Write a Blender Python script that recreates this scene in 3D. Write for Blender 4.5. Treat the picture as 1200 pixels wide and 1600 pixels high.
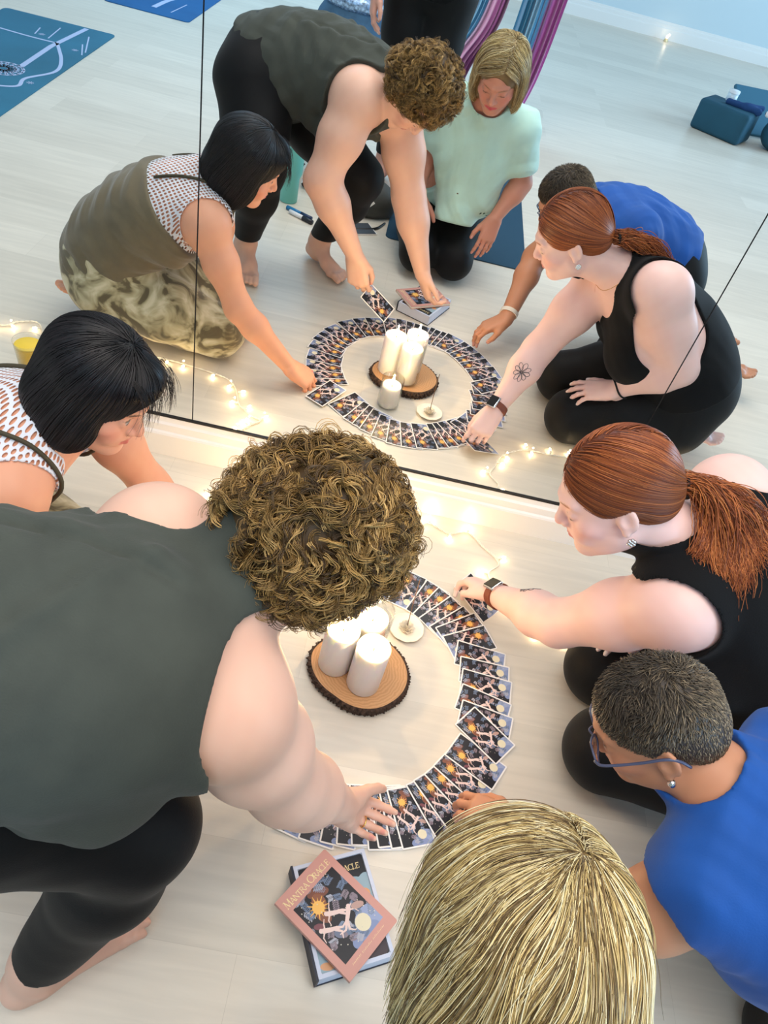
import bpy, bmesh, math, random
import numpy as np
from mathutils import Vector, Matrix
random.seed(7); RNG = np.random.default_rng(11)
for o in list(bpy.data.objects): bpy.data.objects.remove(o)
SC = bpy.context.scene
COL = SC.collection

# ------------------------------------------------------------------ camera
CAM_Z = 1.42
MIR_Y = 1.517            # plane of the mirrors
CR = ((0.97434256, 0.21588678, 0.06363555), (0.10605495, -0.689765, 0.71622384), (0.19851683, -0.6910985, -0.69496326))
camd = bpy.data.cameras.new('camera'); cam = bpy.data.objects.new('camera', camd); COL.objects.link(cam)
m = Matrix(((CR[0][0], -CR[0][1], -CR[0][2], 0), (CR[1][0], -CR[1][1], -CR[1][2], 0), (CR[2][0], -CR[2][1], -CR[2][2], CAM_Z), (0, 0, 0, 1)))
cam.matrix_world = m
camd.sensor_fit = 'VERTICAL'; camd.sensor_height = 36.0; camd.lens = 1173.1 / 1600 * 36.0
camd.clip_start = 0.01; camd.clip_end = 60
SC.camera = cam

# ------------------------------------------------------------------ light and exposure
SC.view_settings.view_transform = 'Standard'; SC.view_settings.look = 'None'
SC.view_settings.gamma = 1.0; SC.view_settings.use_curve_mapping = False
SC.view_settings.exposure = 0.18
W = bpy.data.worlds.new('world'); SC.world = W; W.use_nodes = True
W.node_tree.nodes['Background'].inputs[0].default_value = (0.66, 0.76, 0.84, 1)
W.node_tree.nodes['Background'].inputs[1].default_value = 0.55
def area(name, loc, target, size, power, color, sizey=None):
    l = bpy.data.lights.new(name, 'AREA'); l.energy = power; l.color = color; l.size = size
    if sizey: l.shape = 'RECTANGLE'; l.size_y = sizey
    o = bpy.data.objects.new(name, l); COL.objects.link(o); o.location = loc
    o.rotation_euler = (Vector(target) - Vector(loc)).to_track_quat('-Z', 'Y').to_euler()
    return o
area('overhead_added_light', (0.3, 0.0, 2.9), (0.3, 0.001, 0), 2.2, 66, (1.0, 0.93, 0.86))  # added area lamp above the group
area('window_stand_in_light', (5.6, -2.9, 1.5), (0.5, -2.4, 1.5), 2.6, 190, (0.42, 0.72, 1.0), 1.8)  # upright area lamp standing in for the daylight of an unseen window
area('far_floor_blue_fill', (-1.3, -3.3, 2.9), (-1.3, -3.301, 0), 2.6, 74, (0.36, 0.70, 1.0))  # added lamp that tints the far floor blue, not a fixture

# ------------------------------------------------------------------ generic helpers
def prop(o, label=None, cat=None, group=None, kind=None):
    if label: o['label'] = label
    if cat: o['category'] = cat
    if group: o['group'] = group
    if kind: o['kind'] = kind
    return o
def empty(name, loc=(0, 0, 0), rotz=0.0, **k):
    o = bpy.data.objects.new(name, None); COL.objects.link(o); o.location = loc; o.rotation_euler = (0, 0, rotz)
    o.empty_display_size = 0.05
    return prop(o, **k)
def mesh_np(name, V, F, mat=None, parent=None, cols=None, smooth=True, world=True):
    """V (n,3), F (m,3|4) -> one mesh object; cols (n,3) is a colour per vertex"""
    me = bpy.data.meshes.new(name)
    V = np.asarray(V, dtype=np.float32); F = np.asarray(F, dtype=np.int32)
    n = F.shape[1]
    me.vertices.add(len(V)); me.vertices.foreach_set('co', V.ravel())
    me.loops.add(F.size); me.loops.foreach_set('vertex_index', F.ravel())
    me.polygons.add(len(F)); me.polygons.foreach_set('loop_start', np.arange(len(F), dtype=np.int32) * n)
    me.polygons.foreach_set('use_smooth', np.full(len(F), smooth))
    me.update(calc_edges=True)
    if cols is not None:
        a = me.color_attributes.new('Col', 'FLOAT_COLOR', 'POINT')
        c = np.ones((len(V), 4), dtype=np.float32); c[:, :3] = cols; a.data.foreach_set('color', c.ravel())
    if mat: me.materials.append(mat)
    o = bpy.data.objects.new(name, me); COL.objects.link(o)
    if parent is not None:
        o.parent = parent
        if world:
            o.matrix_parent_inverse = parent.matrix_basis.inverted()
    return o
def bm_obj(name, bm, mat=None, parent=None, smooth=False):
    me = bpy.data.meshes.new(name); bm.normal_update(); bm.to_mesh(me); bm.free()
    for p in me.polygons: p.use_smooth = smooth
    if mat: me.materials.append(mat)
    o = bpy.data.objects.new(name, me); COL.objects.link(o)
    if parent is not None: o.parent = parent
    return o
def box(bm, x0, x1, y0, y1, z0, z1, bevel=0.0, seg=2):
    r = bmesh.ops.create_cube(bm, size=1)
    vs = r['verts']
    for v in vs: v.co = Vector(((x0 + x1) / 2 + v.co.x * (x1 - x0), (y0 + y1) / 2 + v.co.y * (y1 - y0), (z0 + z1) / 2 + v.co.z * (z1 - z0)))
    if bevel:
        es = list({e for v in vs for e in v.link_edges})
        bmesh.ops.bevel(bm, geom=es, offset=bevel, segments=seg, affect='EDGES', profile=0.5)
    return vs
def lathe(bm, prof, seg=40, cx=0, cy=0, close=True):
    """prof: list of (r,z)"""
    rings = []
    for r, z in prof:
        if r < 1e-6: rings.append([bm.verts.new((cx, cy, z))])
        else: rings.append([bm.verts.new((cx + r * math.cos(2 * math.pi * i / seg), cy + r * math.sin(2 * math.pi * i / seg), z)) for i in range(seg)])
    for a, b in zip(rings[:-1], rings[1:]):
        for i in range(seg):
            j = (i + 1) % seg
            if len(a) == 1 and len(b) == 1: continue
            if len(a) == 1: bm.faces.new((a[0], b[i], b[j]))
            elif len(b) == 1: bm.faces.new((a[i], a[j], b[0]))
            else: bm.faces.new((a[i], a[j], b[j], b[i]))
def tubes(paths, radii, sides=5, cols=None, caps=False):
    """paths (N,S,3), radii (N,S) -> V,F,C of N tubes"""
    P = np.asarray(paths, float); N, S, _ = P.shape; R = np.broadcast_to(np.asarray(radii, float), (N, S))
    T = np.gradient(P, axis=1); T /= np.linalg.norm(T, axis=2, keepdims=True) + 1e-9
    ref = np.where(np.abs(T[:, :1, 2:3]) > .9, np.array([[[1., 0, 0]]]), np.array([[[0., 0, 1.]]])) * np.ones((N, S, 1))
    A = np.cross(T, ref); A /= np.linalg.norm(A, axis=2, keepdims=True) + 1e-9
    B = np.cross(T, A)
    ang = np.arange(sides) * 2 * math.pi / sides
    V = P[:, :, None] + R[:, :, None, None] * (A[:, :, None] * np.cos(ang)[None, None, :, None] + B[:, :, None] * np.sin(ang)[None, None, :, None])
    idx = np.arange(N * S * sides).reshape(N, S, sides); nx = np.roll(idx, -1, axis=2)
    F = np.stack([idx[:, :-1], nx[:, :-1], nx[:, 1:], idx[:, 1:]], axis=-1).reshape(-1, 4)
    C = None
    if cols is not None:
        C = np.broadcast_to(np.asarray(cols)[:, :, None, :], (N, S, sides, 3)).reshape(-1, 3)
    return V.reshape(-1, 3), F, C
def tube(name, pts, r, mat, parent=None, sides=8, taper=False, smooth=True):
    P = np.array(pts, float)[None]
    R = np.full((1, len(pts)), r) if np.isscalar(r) else np.array(r)[None]
    R = R.copy(); e = 1e-4
    P = np.concatenate([P[:, :1], P, P[:, -1:]], axis=1); P[:, 0] -= (P[:, 2] - P[:, 1]) * 1e-3; P[:, -1] += (P[:, -2] - P[:, -3]) * 1e-3
    R = np.concatenate([R[:, :1] * 0.02, R, R[:, -1:] * .02], axis=1)
    V, F, _ = tubes(P, R, sides)
    return mesh_np(name, V, F, mat, parent, smooth=smooth)
def spline(pts, n):
    """Catmull-Rom through pts, n samples"""
    P = np.array(pts, float); P = np.concatenate([[2 * P[0] - P[1]], P, [2 * P[-1] - P[-2]]])
    m = len(P) - 3; t = np.linspace(0, m - 1e-6, n); i = t.astype(int); u = (t - i)[:, None]
    a, b, c, d = P[i], P[i + 1], P[i + 2], P[i + 3]
    return .5 * ((2 * b) + (-a + c) * u + (2 * a - 5 * b + 4 * c - d) * u ** 2 + (-a + 3 * b - 3 * c + d) * u ** 3)

# ------------------------------------------------------------------ materials
def mat(name, col=(.8, .8, .8), rough=.6, metal=0.0, spec=.5, sss=0.0, trans=0.0, emit=None, estr=0.0, attr=False, noise=None, bump=None, sheen=0.0, ior=None, coat=0.0):
    M = bpy.data.materials.new(name); M.use_nodes = True; nt = M.node_tree; b = nt.nodes['Principled BSDF']
    b.inputs['Base Color'].default_value = (*col, 1); b.inputs['Roughness'].default_value = rough; b.inputs['Metallic'].default_value = metal
    b.inputs['Specular IOR Level'].default_value = spec
    if sss: b.inputs['Subsurface Weight'].default_value = sss; b.inputs['Subsurface Radius'].default_value = (.012, .005, .003); b.inputs['Subsurface Scale'].default_value = 1.0
    if trans: b.inputs['Transmission Weight'].default_value = trans
    if ior: b.inputs['IOR'].default_value = ior
    if sheen: b.inputs['Sheen Weight'].default_value = sheen
    if coat: b.inputs['Coat Weight'].default_value = coat
    if emit: b.inputs['Emission Color'].default_value = (*emit, 1); b.inputs['Emission Strength'].default_value = estr
    src = None
    if attr:
        a = nt.nodes.new('ShaderNodeVertexColor'); a.layer_name = 'Col'; src = a.outputs['Color']
    if noise:   # (scale, amount) multiplicative mottling
        tc = nt.nodes.new('ShaderNodeTexCoord'); n = nt.nodes.new('ShaderNodeTexNoise'); n.inputs['Scale'].default_value = noise[0]; n.inputs['Detail'].default_value = 5
        nt.links.new(tc.outputs['Object'], n.inputs['Vector'])
        r = nt.nodes.new('ShaderNodeMapRange'); r.inputs['From Min'].default_value = .3; r.inputs['From Max'].default_value = .7
        r.inputs['To Min'].default_value = 1 - noise[1]; r.inputs['To Max'].default_value = 1 + noise[1]
        nt.links.new(n.outputs['Fac'], r.inputs['Value'])
        mx = nt.nodes.new('ShaderNodeVectorMath'); mx.operation = 'SCALE'
        if src is None:
            c = nt.nodes.new('ShaderNodeRGB'); c.outputs[0].default_value = (*col, 1); src = c.outputs[0]
        nt.links.new(src, mx.inputs[0]); nt.links.new(r.outputs['Result'], mx.inputs['Scale']); src = mx.outputs[0]
    if src is not None: nt.links.new(src, b.inputs['Base Color'])
    if bump:    # (scale, strength)
        tc = nt.nodes.new('ShaderNodeTexCoord'); n = nt.nodes.new('ShaderNodeTexNoise'); n.inputs['Scale'].default_value = bump[0]; n.inputs['Detail'].default_value = 4
        nt.links.new(tc.outputs['Object'], n.inputs['Vector'])
        bp = nt.nodes.new('ShaderNodeBump'); bp.inputs['Strength'].default_value = bump[1]; bp.inputs['Distance'].default_value = .002
        nt.links.new(n.outputs['Fac'], bp.inputs['Height']); nt.links.new(bp.outputs['Normal'], b.inputs['Normal'])
    return M

# ------------------------------------------------------------------ signed distance modelling (numpy)
def nrm(v): v = np.asarray(v, float); return v / (np.linalg.norm(v) + 1e-12)
def A3(*v): return np.array(v, float)
def frame(f, u):
    """rows: right, forward, up"""
    f = nrm(f); s = nrm(np.cross(f, u)); u = np.cross(s, f); return np.array([s, f, u])
class Shape:
    def __init__(s): s.P = []
    def cone(s, a, b, ra, rb, k=.02, op=1):
        a = A3(*a); b = A3(*b); s.P.append(('c', a, b, ra, rb, k, op, (a + b) / 2, np.linalg.norm(b - a) / 2 + max(ra, rb))); return s
    def ell(s, c, r, F=None, k=.02, op=1):
        c = A3(*c); r = A3(*r); s.P.append(('e', c, r, np.eye(3) if F is None else F, None, k, op, c, float(max(r)))); return s
    def chain(s, pts, rs, k=.01, op=1):
        for i in range(len(pts) - 1): s.cone(pts[i], pts[i + 1], rs[i], rs[i + 1], k, op)
        return s
    def add(s, o, k=None):
        for p in o.P:
            if k is not None: p = p[:5] + (k,) + p[6:]
            s.P.append(p)
        return s
    def ev(s, X, bc=None, br=0.0):
        """X (...,3). With bc (nb,3) block centres X is (nb,m,3)"""
        D = np.full(X.shape[:-1], .5)
        for t, a, b, c, d, k, op, cc, cr in s.P:
            if bc is not None:
                sel = np.nonzero(np.linalg.norm(bc - cc, axis=1) < cr + br + k + .012 + (.012 if t == 'e' else 0))[0]
                if len(sel) == 0: continue
                Y = X[sel]; Do = D[sel]
            else: Y = X; Do = D
            if t == 'c':
                ba = b - a; l2 = float(ba @ ba) + 1e-12; pa = Y - a
                h = np.clip((pa @ ba) / l2, 0, 1)
                q = np.linalg.norm(pa - h[..., None] * ba, axis=-1) - (c + (d - c) * h)
            else:
                L = (Y - a) @ c.T; k0 = np.linalg.norm(L / b, axis=-1); k1 = np.linalg.norm(L / (b * b), axis=-1) + 1e-9
                q = k0 * (k0 - 1) / k1
            if op == 1: hh = np.maximum(k - np.abs(Do - q), 0) / max(k, 1e-6); r = np.minimum(Do, q) - hh * hh * k / 4
            else: q = -q; hh = np.maximum(k - np.abs(Do - q), 0) / max(k, 1e-6); r = np.maximum(Do, q) + hh * hh * k / 4
            if bc is not None: D[sel] = r
            else: D = r
        return D
    def bounds(s, pad=.03):
        lo = np.min([p[7] - p[8] for p in s.P if p[6] == 1], axis=0) - pad; hi = np.max([p[7] + p[8] for p in s.P if p[6] == 1], axis=0) + pad
        return lo, hi
def smoothsub(D, q, k=.004):
    q = -q; h = np.maximum(k - np.abs(D - q), 0) / k; return np.maximum(D, q) + h * h * k / 4
def surface(fn, lo, hi, h, B=8):
    """fn(X, bc, br) -> distance.  Sparse surface nets. returns V,F"""
    S = B * h; n = np.ceil((hi - lo) / S).astype(int)
    gi = np.stack(np.meshgrid(*[np.arange(k) for k in n], indexing='ij'), -1).reshape(-1, 3)
    ctr = lo + (gi + .5) * S; br = S * .87
    D = fn(ctr[:, None, :], ctr, br)[:, 0]
    keep = np.abs(D) < br * 1.9 + h * 2; gi = gi[keep]; ctr = ctr[keep]
    loc = np.stack(np.meshgrid(*[np.arange(B + 1)] * 3, indexing='ij'), -1).reshape(-1, 3)
    allV = []; allK = []; quads = []
    big = (n * B + 2).astype(np.int64)
    def key(c): return (c[..., 0].astype(np.int64) * big[1] + c[..., 1]) * big[2] + c[..., 2]
    CH = 1500
    for s0 in range(0, len(gi), CH):
        g = gi[s0:s0 + CH]; X = lo + (g[:, None, :] * B + loc[None]) * h
        d = fn(X, ctr[s0:s0 + CH], br).reshape(-1, B + 1, B + 1, B + 1)
        neg = d < 0
        # cells
        cs = np.zeros((len(g), B, B, B), int)
        for a in (0, 1):
            for b in (0, 1):
                for c in (0, 1): cs += neg[:, a:a + B, b:b + B, c:c + B]
        act = (cs > 0) & (cs < 8)
        bi, ci, cj, ck = np.nonzero(act)
        if len(bi) == 0: continue
        acc = np.zeros((len(bi), 3)); cnt = np.zeros(len(bi))
        for ax in range(3):
            for a in (0, 1):
                for b in (0, 1):
                    o0 = [0, 0, 0]; oth = [q for q in range(3) if q != ax]; o0[oth[0]] = a; o0[oth[1]] = b; o1 = list(o0); o1[ax] = 1
                    d0 = d[bi, ci + o0[0], cj + o0[1], ck + o0[2]]; d1 = d[bi, ci + o1[0], cj + o1[1], ck + o1[2]]
                    cr = (d0 < 0) != (d1 < 0); t = np.where(cr, d0 / np.where(cr, d0 - d1, 1), 0)
                    p = np.stack([np.full(len(bi), float(q)) for q in o0], -1); p[:, ax] += t
                    acc += p * cr[:, None]; cnt += cr
        cell = g[bi] * B + np.stack([ci, cj, ck], -1)
        allV.append(lo + (cell + acc / cnt[:, None]) * h); allK.append(key(cell))
        for ax in range(3):
            sl0 = [slice(0, B)] * 3; sl1 = [slice(0, B)] * 3; sl1[ax] = slice(1, B + 1)
            n0 = neg[:, sl0[0], sl0[1], sl0[2]]; n1 = neg[:, sl1[0], sl1[1], sl1[2]]
            b2, i2, j2, k2 = np.nonzero(n0 != n1)
            if len(b2) == 0: continue
            base = g[b2] * B + np.stack([i2, j2, k2], -1); oth = [(ax + 1) % 3, (ax + 2) % 3]
            q = []
            for da, db in ((0, 0), (1, 0), (1, 1), (0, 1)):
                c = base.copy(); c[:, oth[0]] -= da; c[:, oth[1]] -= db; q.append(key(c))
            q = np.stack(q, -1); fl = ~n0[b2, i2, j2, k2]; q[fl] = q[fl][:, ::-1]
            quads.append(q)
    V = np.concatenate(allV); K = np.concatenate(allK); Q = np.concatenate(quads)
    o = np.argsort(K); K = K[o]; V = V[o]
    ix = np.searchsorted(K, Q.ravel()); ix = np.minimum(ix, len(K) - 1); ok = (K[ix] == Q.ravel()).reshape(-1, 4).all(1)
    F = ix.reshape(-1, 4)[ok]
    return V, F[:, ::-1]
def relax(V, F, it=1, w=.5):
    for _ in range(it):
        s = np.zeros_like(V); c = np.zeros(len(V))
        for a in range(4):
            for b in ((a + 1) % 4, (a + 3) % 4):
                np.add.at(c, F[:, a], 1)
                for q in range(3): s[:, q] += np.bincount(F[:, a], V[F[:, b], q], len(V))
        V = V * (1 - w) + w * s / c[:, None]
    return V
def grad(fn, X, e=.002):
    G = np.stack([fn(X + A3(*(e if i == j else 0 for j in range(3)))) - fn(X - A3(*(e if i == j else 0 for j in range(3)))) for i in range(3)], -1)
    return G / (np.linalg.norm(G, axis=-1, keepdims=True) + 1e-9)
def project(fn, X, off=0.0, it=3):
    X = np.array(X, float)
    for _ in range(it):
        d = fn(X)[..., None] - (off if np.isscalar(off) else off[..., None]); X = X - grad(fn, X) * np.clip(d, -.03, .03)
    return X

# ------------------------------------------------------------------ figures
def local(F, c, p): return np.asarray(c, float) + np.asarray(p, float) @ F       # p = (right, forward, up)
def hand(sh, wrist, d, t, curls, thumb=None, sc=1.0, spread=.06, kk=.004):
    """d towards the fingers, t towards the thumb, palm faces n = the side the fingers curl to"""
    d = nrm(d); t = nrm(A3(*t) - d * np.dot(t, d)); n = thumb['n'] if thumb and 'n' in thumb else None
    n = nrm(np.cross(d, t)) if n is None else nrm(A3(*n) - d * np.dot(n, d) - t * np.dot(n, t))
    w = A3(*wrist); L = lambda a, b, c: w + (d * a + t * b + n * c) * sc
    mcp = [L(.090, .028, 0), L(.092, .009, -.002), L(.087, -.010, -.001), L(.078, -.027, .002)]
    base = [L(.012, .016, 0), L(.010, .004, 0), L(.010, -.008, 0), L(.012, -.018, 0)]
    tips = []; hs = Shape()
    for i in range(4): hs.cone(base[i], mcp[i], .0165 * sc, .0112 * sc, .014)
    hs.cone(L(.03, .018, .008), L(.055, .024, .006), .015 * sc, .010 * sc, .012)
    hs.cone(L(.03, -.018, .008), L(.06, -.022, .006), .013 * sc, .009 * sc, .012)
    ln = [.072, .079, .073, .057]; rr = [.0092, .0094, .0088, .0078]
    for i in range(4):
        a = 0; p = mcp[i]; sp = (1.5 - i) * spread; dd = nrm(d + t * sp); q = p; r = rr[i] * sc
        for j, (fr, cu) in enumerate(zip((.46, .30, .24), curls[i])):
            a += math.radians(cu); v = dd * math.cos(a) + n * math.sin(a); q2 = q + v * ln[i] * fr * sc
            hs.cone(q, q2, r, r * (.90 if j < 2 else .80), kk if j == 0 else .002)
            if j < 2: hs.ell(q2 - n * 0.0008, (r * .98,) * 3, None, .002)
            q = q2; r *= .9
        tips.append((q, v, i))
    th = thumb.get('pts') if thumb else None
    th = th or [(.022, .020, .006), (.052, .044, .014), (.080, .056, .020), (.102, .060, .022)]
    pts = [L(*p) for p in th]
    hs.cone(pts[0], pts[1], .0165 * sc, .0118 * sc, .012).cone(pts[1], pts[2], .0112 * sc, .0100 * sc, .003).cone(pts[2], pts[3], .0100 * sc, .0078 * sc, .002)
    tips.append((pts[3], nrm(pts[3] - pts[2]), 4))
    sh.add(hs); hand.knuckles = [(mcp[i] + nrm(d * math.cos(math.radians(curls[i][0])) + n * math.sin(math.radians(curls[i][0]))) * .018 * sc, nrm(d * math.cos(math.radians(curls[i][0])) + n * math.sin(math.radians(curls[i][0])))) for i in range(4)]; return tips, n
def foot(sh, ankle, d, up=(0, 0, 1), medial=(0, 1, 0), sc=1.0, arch=0.0):
    d = nrm(d); up = nrm(A3(*up) - d * np.dot(up, d)); md = nrm(A3(*medial) - d * np.dot(medial, d) - up * np.dot(medial, up)); a = A3(*ankle)
    L = lambda x, y, z: a + (d * x + md * y + up * z) * sc
    fs = Shape()
    fs.cone(L(0, 0, .02), L(-.012, 0, -.03), .034 * sc, .030 * sc, .02).cone(L(-.03, 0, -.045), L(.0, 0, -.052), .029 * sc, .024 * sc, .02)
    fs.cone(L(.01, .0, -.015), L(.085, .012, -.045), .032 * sc, .021 * sc, .03).cone(L(.0, -.008, -.05), L(.10, -.022, -.062), .022 * sc, .015 * sc, .02)
    fs.cone(L(.085, .012, -.048), L(.128, .022, -.060), .021 * sc, .016 * sc, .02).cone(L(.085, 0, -.050), L(.118, -.018, -.063), .018 * sc, .013 * sc, .02)
    tl = [(.128, .024, .178, .020, .0125), (.130, .006, .176, .002, .0088), (.127, -.008, .170, -.012, .0082), (.122, -.021, .161, -.026, .0078), (.115, -.033, .148, -.038, .0075)]
    for x0, y0, x1, y1, r in tl:
        m_ = ((x0 + x1) / 2 + .003, (y0 + y1) / 2)
        fs.cone(L(x0, y0, -.062), L(m_[0], m_[1], -.059), r * sc, r * sc, .006).cone(L(m_[0], m_[1], -.059), L(x1, y1, -.066), r * sc, r * .92 * sc, .003)
    fs.ell(L(0, .03, -.005), (.012 * sc,) * 3, None, .01).ell(L(-.005, -.03, -.010), (.012 * sc,) * 3, None, .01)
    sh.add(fs)
def head(sh, F, c, sc=1.0, look='down', chub=1.0, jaw=1.0, nose=1.0, smile=0.0):
    L = lambda x, y, z: local(F, c, A3(x, y, z) * sc)
    E = lambda p, r, k=.02, op=1, G=None: sh.ell(L(*p), A3(*r) * sc, F if G is None else G, k * sc, op)
    K = lambda a, b, ra, rb, k=.02, op=1: sh.cone(L(*a), L(*b), ra * sc, rb * sc, k * sc, op)
    E((0, -.012, .030), (.073, .092, .083), .02)
    E((0, .026, -.028), (.060 * chub, .062, .082), .03)
    K((.044 * chub, .008, -.062), (.012, .064, -.094), .022, .019, .025); K((-.044 * chub, .008, -.062), (-.012, .064, -.094), .022, .019, .025)
    E((0, .074, -.094), (.019, .015, .014), .018)
    for s in (-1, 1):
        E((s * .041 * chub, .054, -.026), (.022, .022, .020), .018)
        E((s * .030, .068, -.050), (.018, .016, .020), .015)
        K((s * .010, .084, .024), (s * .042, .068, .026), .0085, .008, .012)
        E((s * .031, .096, .004), (.017, .016, .0115), .010, -1)
        E((s * .031, .070, .003), (.0150, .0135, .0125), .003)                    # closed or lowered lid over the eyeball
        E((s * .030, .0795, -.006), (.012, .004, .003), .004)
    K((0, .078, .020), (0, .102, -.022), .0072, .0082, .010)
    K((0, .100, -.022), (0, .1025, -.027), .0096 * nose, .0096 * nose, .006)
    for s in (-1, 1):
        E((s * .0125, .092, -.030), (.0075, .0095, .0075), .005)
        E((s * .006, .098, -.039), (.0032, .005, .004), .003, -1)
    E((0, .078, -.056), (.028, .016, .020), .012)
    for s in (-1, 1):
        K((s * .023, .077 - smile * .004, -.0585 + smile * .004), (s * .005, .0925, -.0540), .0030, .0048, .005)
        K((s * .021, .077, -.0610 + smile * .003), (0, .0905, -.0655), .0030, .0058, .005)
    K((-.022, .088, -.0590 + smile * .003), (0, .0985, -.0590), .0016, .0016, .003, -1); K((.022, .088, -.0590 + smile * .003), (0, .0985, -.0590), .0016, .0016, .003, -1)
    for s in (-1, 1):                                                                   # ears
        G = frame(F[1] * .86 - F[0] * s * .45, F[2] + F[1] * -.18)
        sh.ell(L(s * .077, -.014, -.006), A3(.0060, .0175, .028) * sc, G, .006 * sc)
        sh.ell(L(s * .0735, -.004, -.014), A3(.008, .010, .016) * sc, G, .008 * sc)
        sh.ell(L(s * .086, -.010, -.002), A3(.0075, .0105, .0185) * sc, G, .003 * sc, -1)
        sh.ell(L(s * .078, -.004, -.033), A3(.0055, .008, .009) * sc, G, .004 * sc)
def facepaint(F, c, sc=1.0, lip=(.55, .17, .15), brow=(.12, .06, .03), lash=(.03, .015, .01), openeye=False, blush=(.80, .34, .24)):
    """returns list of (ellipsoid frame, centre, radii, colour, softness)"""
    L = lambda *p: local(F, c, A3(*p) * sc); out = []
    for s in (-1, 1):
        out.append((F, L(s * .045, .062, -.030), A3(.026, .03, .022) * sc, blush, .9, .55))
        G = frame(F[1], F[2] + F[0] * s * -.12); out.append((G, L(s * .029, .084, .0235), A3(.0185, .016, .0036) * sc, brow, .35, .85))
        if openeye:
            out.append((F, L(s * .031, .0845, .003), A3(.0095, .010, .0042) * sc, (.42, .38, .36), .15, 1)); out.append((F, L(s * .031, .087, .001), A3(.0048, .012, .0048) * sc, (.05, .03, .02), .15, 1))
        out.append((F, L(s * .031, .085, -.0035 if not openeye else .0085), A3(.0145, .012, .0019) * sc, lash, .3, .95))
    out.append((F, L(0, .102, -.028), A3(.012, .012, .010) * sc, blush, .9, .5))
    out.append((F, L(0, .090, -.0595), A3(.0235, .020, .0100) * sc, lip, .25, .9))
    return out
def paint(V, base, patches, mott=.05):
    C = np.tile(A3(*base), (len(V), 1))
    n = np.sin(V[:, 0] * 61 + 2 * np.sin(V[:, 1] * 47)) * np.sin(V[:, 2] * 53 + 2 * np.sin(V[:, 0] * 39)) * .5 + np.sin(V[:, 0] * 171 + V[:, 1] * 133) * np.sin(V[:, 2] * 150) * .25
    C = C * (1 + mott * n[:, None] * A3(.5, 1, 1.1))
    for F, c, r, col, soft, amt in patches:
        q = np.linalg.norm(((V - c) @ F.T) / r, axis=1); w = np.clip((1 + soft - q) / (2 * soft), 0, 1) * amt; w = w * w * (3 - 2 * w)
        C = C * (1 - w[:, None]) + A3(*col) * w[:, None]
    return np.clip(C, 0, 1)
def nails(tips, n, col=(.86, .66, .62), long=1.0):
    out = []
    for q, v, i in tips:
        nn = n if i < 4 else nrm(np.cross(np.cross(v, n), v))
        out.append((frame(v, -nn), q - nn * .0065 + v * .001, A3(.0052, .0072 * long, .0045), col, .2, .9))
    return out
def folds(spec):
    """spec: list of (direction, frequency, amplitude, seed)"""
    def f(X):
        r = 0
        for d, fr, am, sd in spec:
            d = nrm(d); e = nrm(np.cross(d, (.3, .5, .81))); g = np.cross(d, e)
            a = X @ d; b = X @ e; c = X @ g
            ph = a * fr + 1.6 * np.sin(b * fr * .22 + sd) + 1.1 * np.sin(c * fr * .31 + 2.1 * sd)
            s = np.sin(ph); r = r + am * (s * np.abs(s)) * (.55 + .45 * np.sin(b * fr * .37 + 3 * sd) * np.sin(c * fr * .29 + sd))
        return r
    return f
def garment(name, fn0, lo, hi, inflate, keep, subs, material, parent, h=.004, fold=None, cols=None, rel=2, ks=.006):
    """keep: list of (point, normal) planes, cloth stays on the side against the normal"""
    def fn(X, bc=None, br=0):
        D = fn0(X, bc, br + inflate) - inflate
        if fold is not None: D = D - fold(X)
        for p, n in keep: D = smoothsub(D, -((X - A3(*p)) @ nrm(n)), ks)
        for s in subs: D = smoothsub(D, s.ev(X), ks)
        return D
    V, F = surface(fn, lo, hi, h); V = relax(V, F, rel)
    return mesh_np(name, V, F, material, parent, cols=cols(V) if cols else None), fn
def merge(parts):
    Vs, Fs, Cs, o = [], [], [], 0
    for V, F, C in parts: Vs.append(V); Fs.append(F + o); Cs.append(C); o += len(V)
    return np.concatenate(Vs), np.concatenate(Fs), np.concatenate(Cs)
def grow(fn, P0, dirfn, n, step, off, it=2):
    P = project(fn, P0, off if np.isscalar(off) else off[:, 0], 4); out = [P]
    vel = None
    for i in range(n - 1):
        o = off if np.isscalar(off) else off[:, min(i + 1, off.shape[1] - 1)]
        g = grad(fn, P); d = dirfn(P, i / (n - 1)); d = d - g * np.sum(d * g, -1, keepdims=True); d /= np.linalg.norm(d, axis=-1, keepdims=True) + 1e-9
        if vel is not None: d = d * .6 + vel * .4; d /= np.linalg.norm(d, axis=-1, keepdims=True) + 1e-9
        vel = d; st = step if np.isscalar(step) else step[:, None]
        P = project(fn, P + d * st, o, it); out.append(P)
    return np.stack(out, 1)
def strandcols(n, S, base, var, RNG=RNG, tipvar=.0):
    """base: list of colours picked at random; returns n,S,3"""
    b = np.array(base); i = RNG.integers(0, len(b), n); c = b[i] * (1 + RNG.normal(0, var, (n, 1))); c = np.clip(c, 0.002, 1)
    return np.repeat(c[:, None], S, 1) * (1 + tipvar * np.linspace(-1, 1, S))[None, :, None]
def mixs(a, b, t): return A3(*a) * (1 - t) + A3(*b) * t

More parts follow.
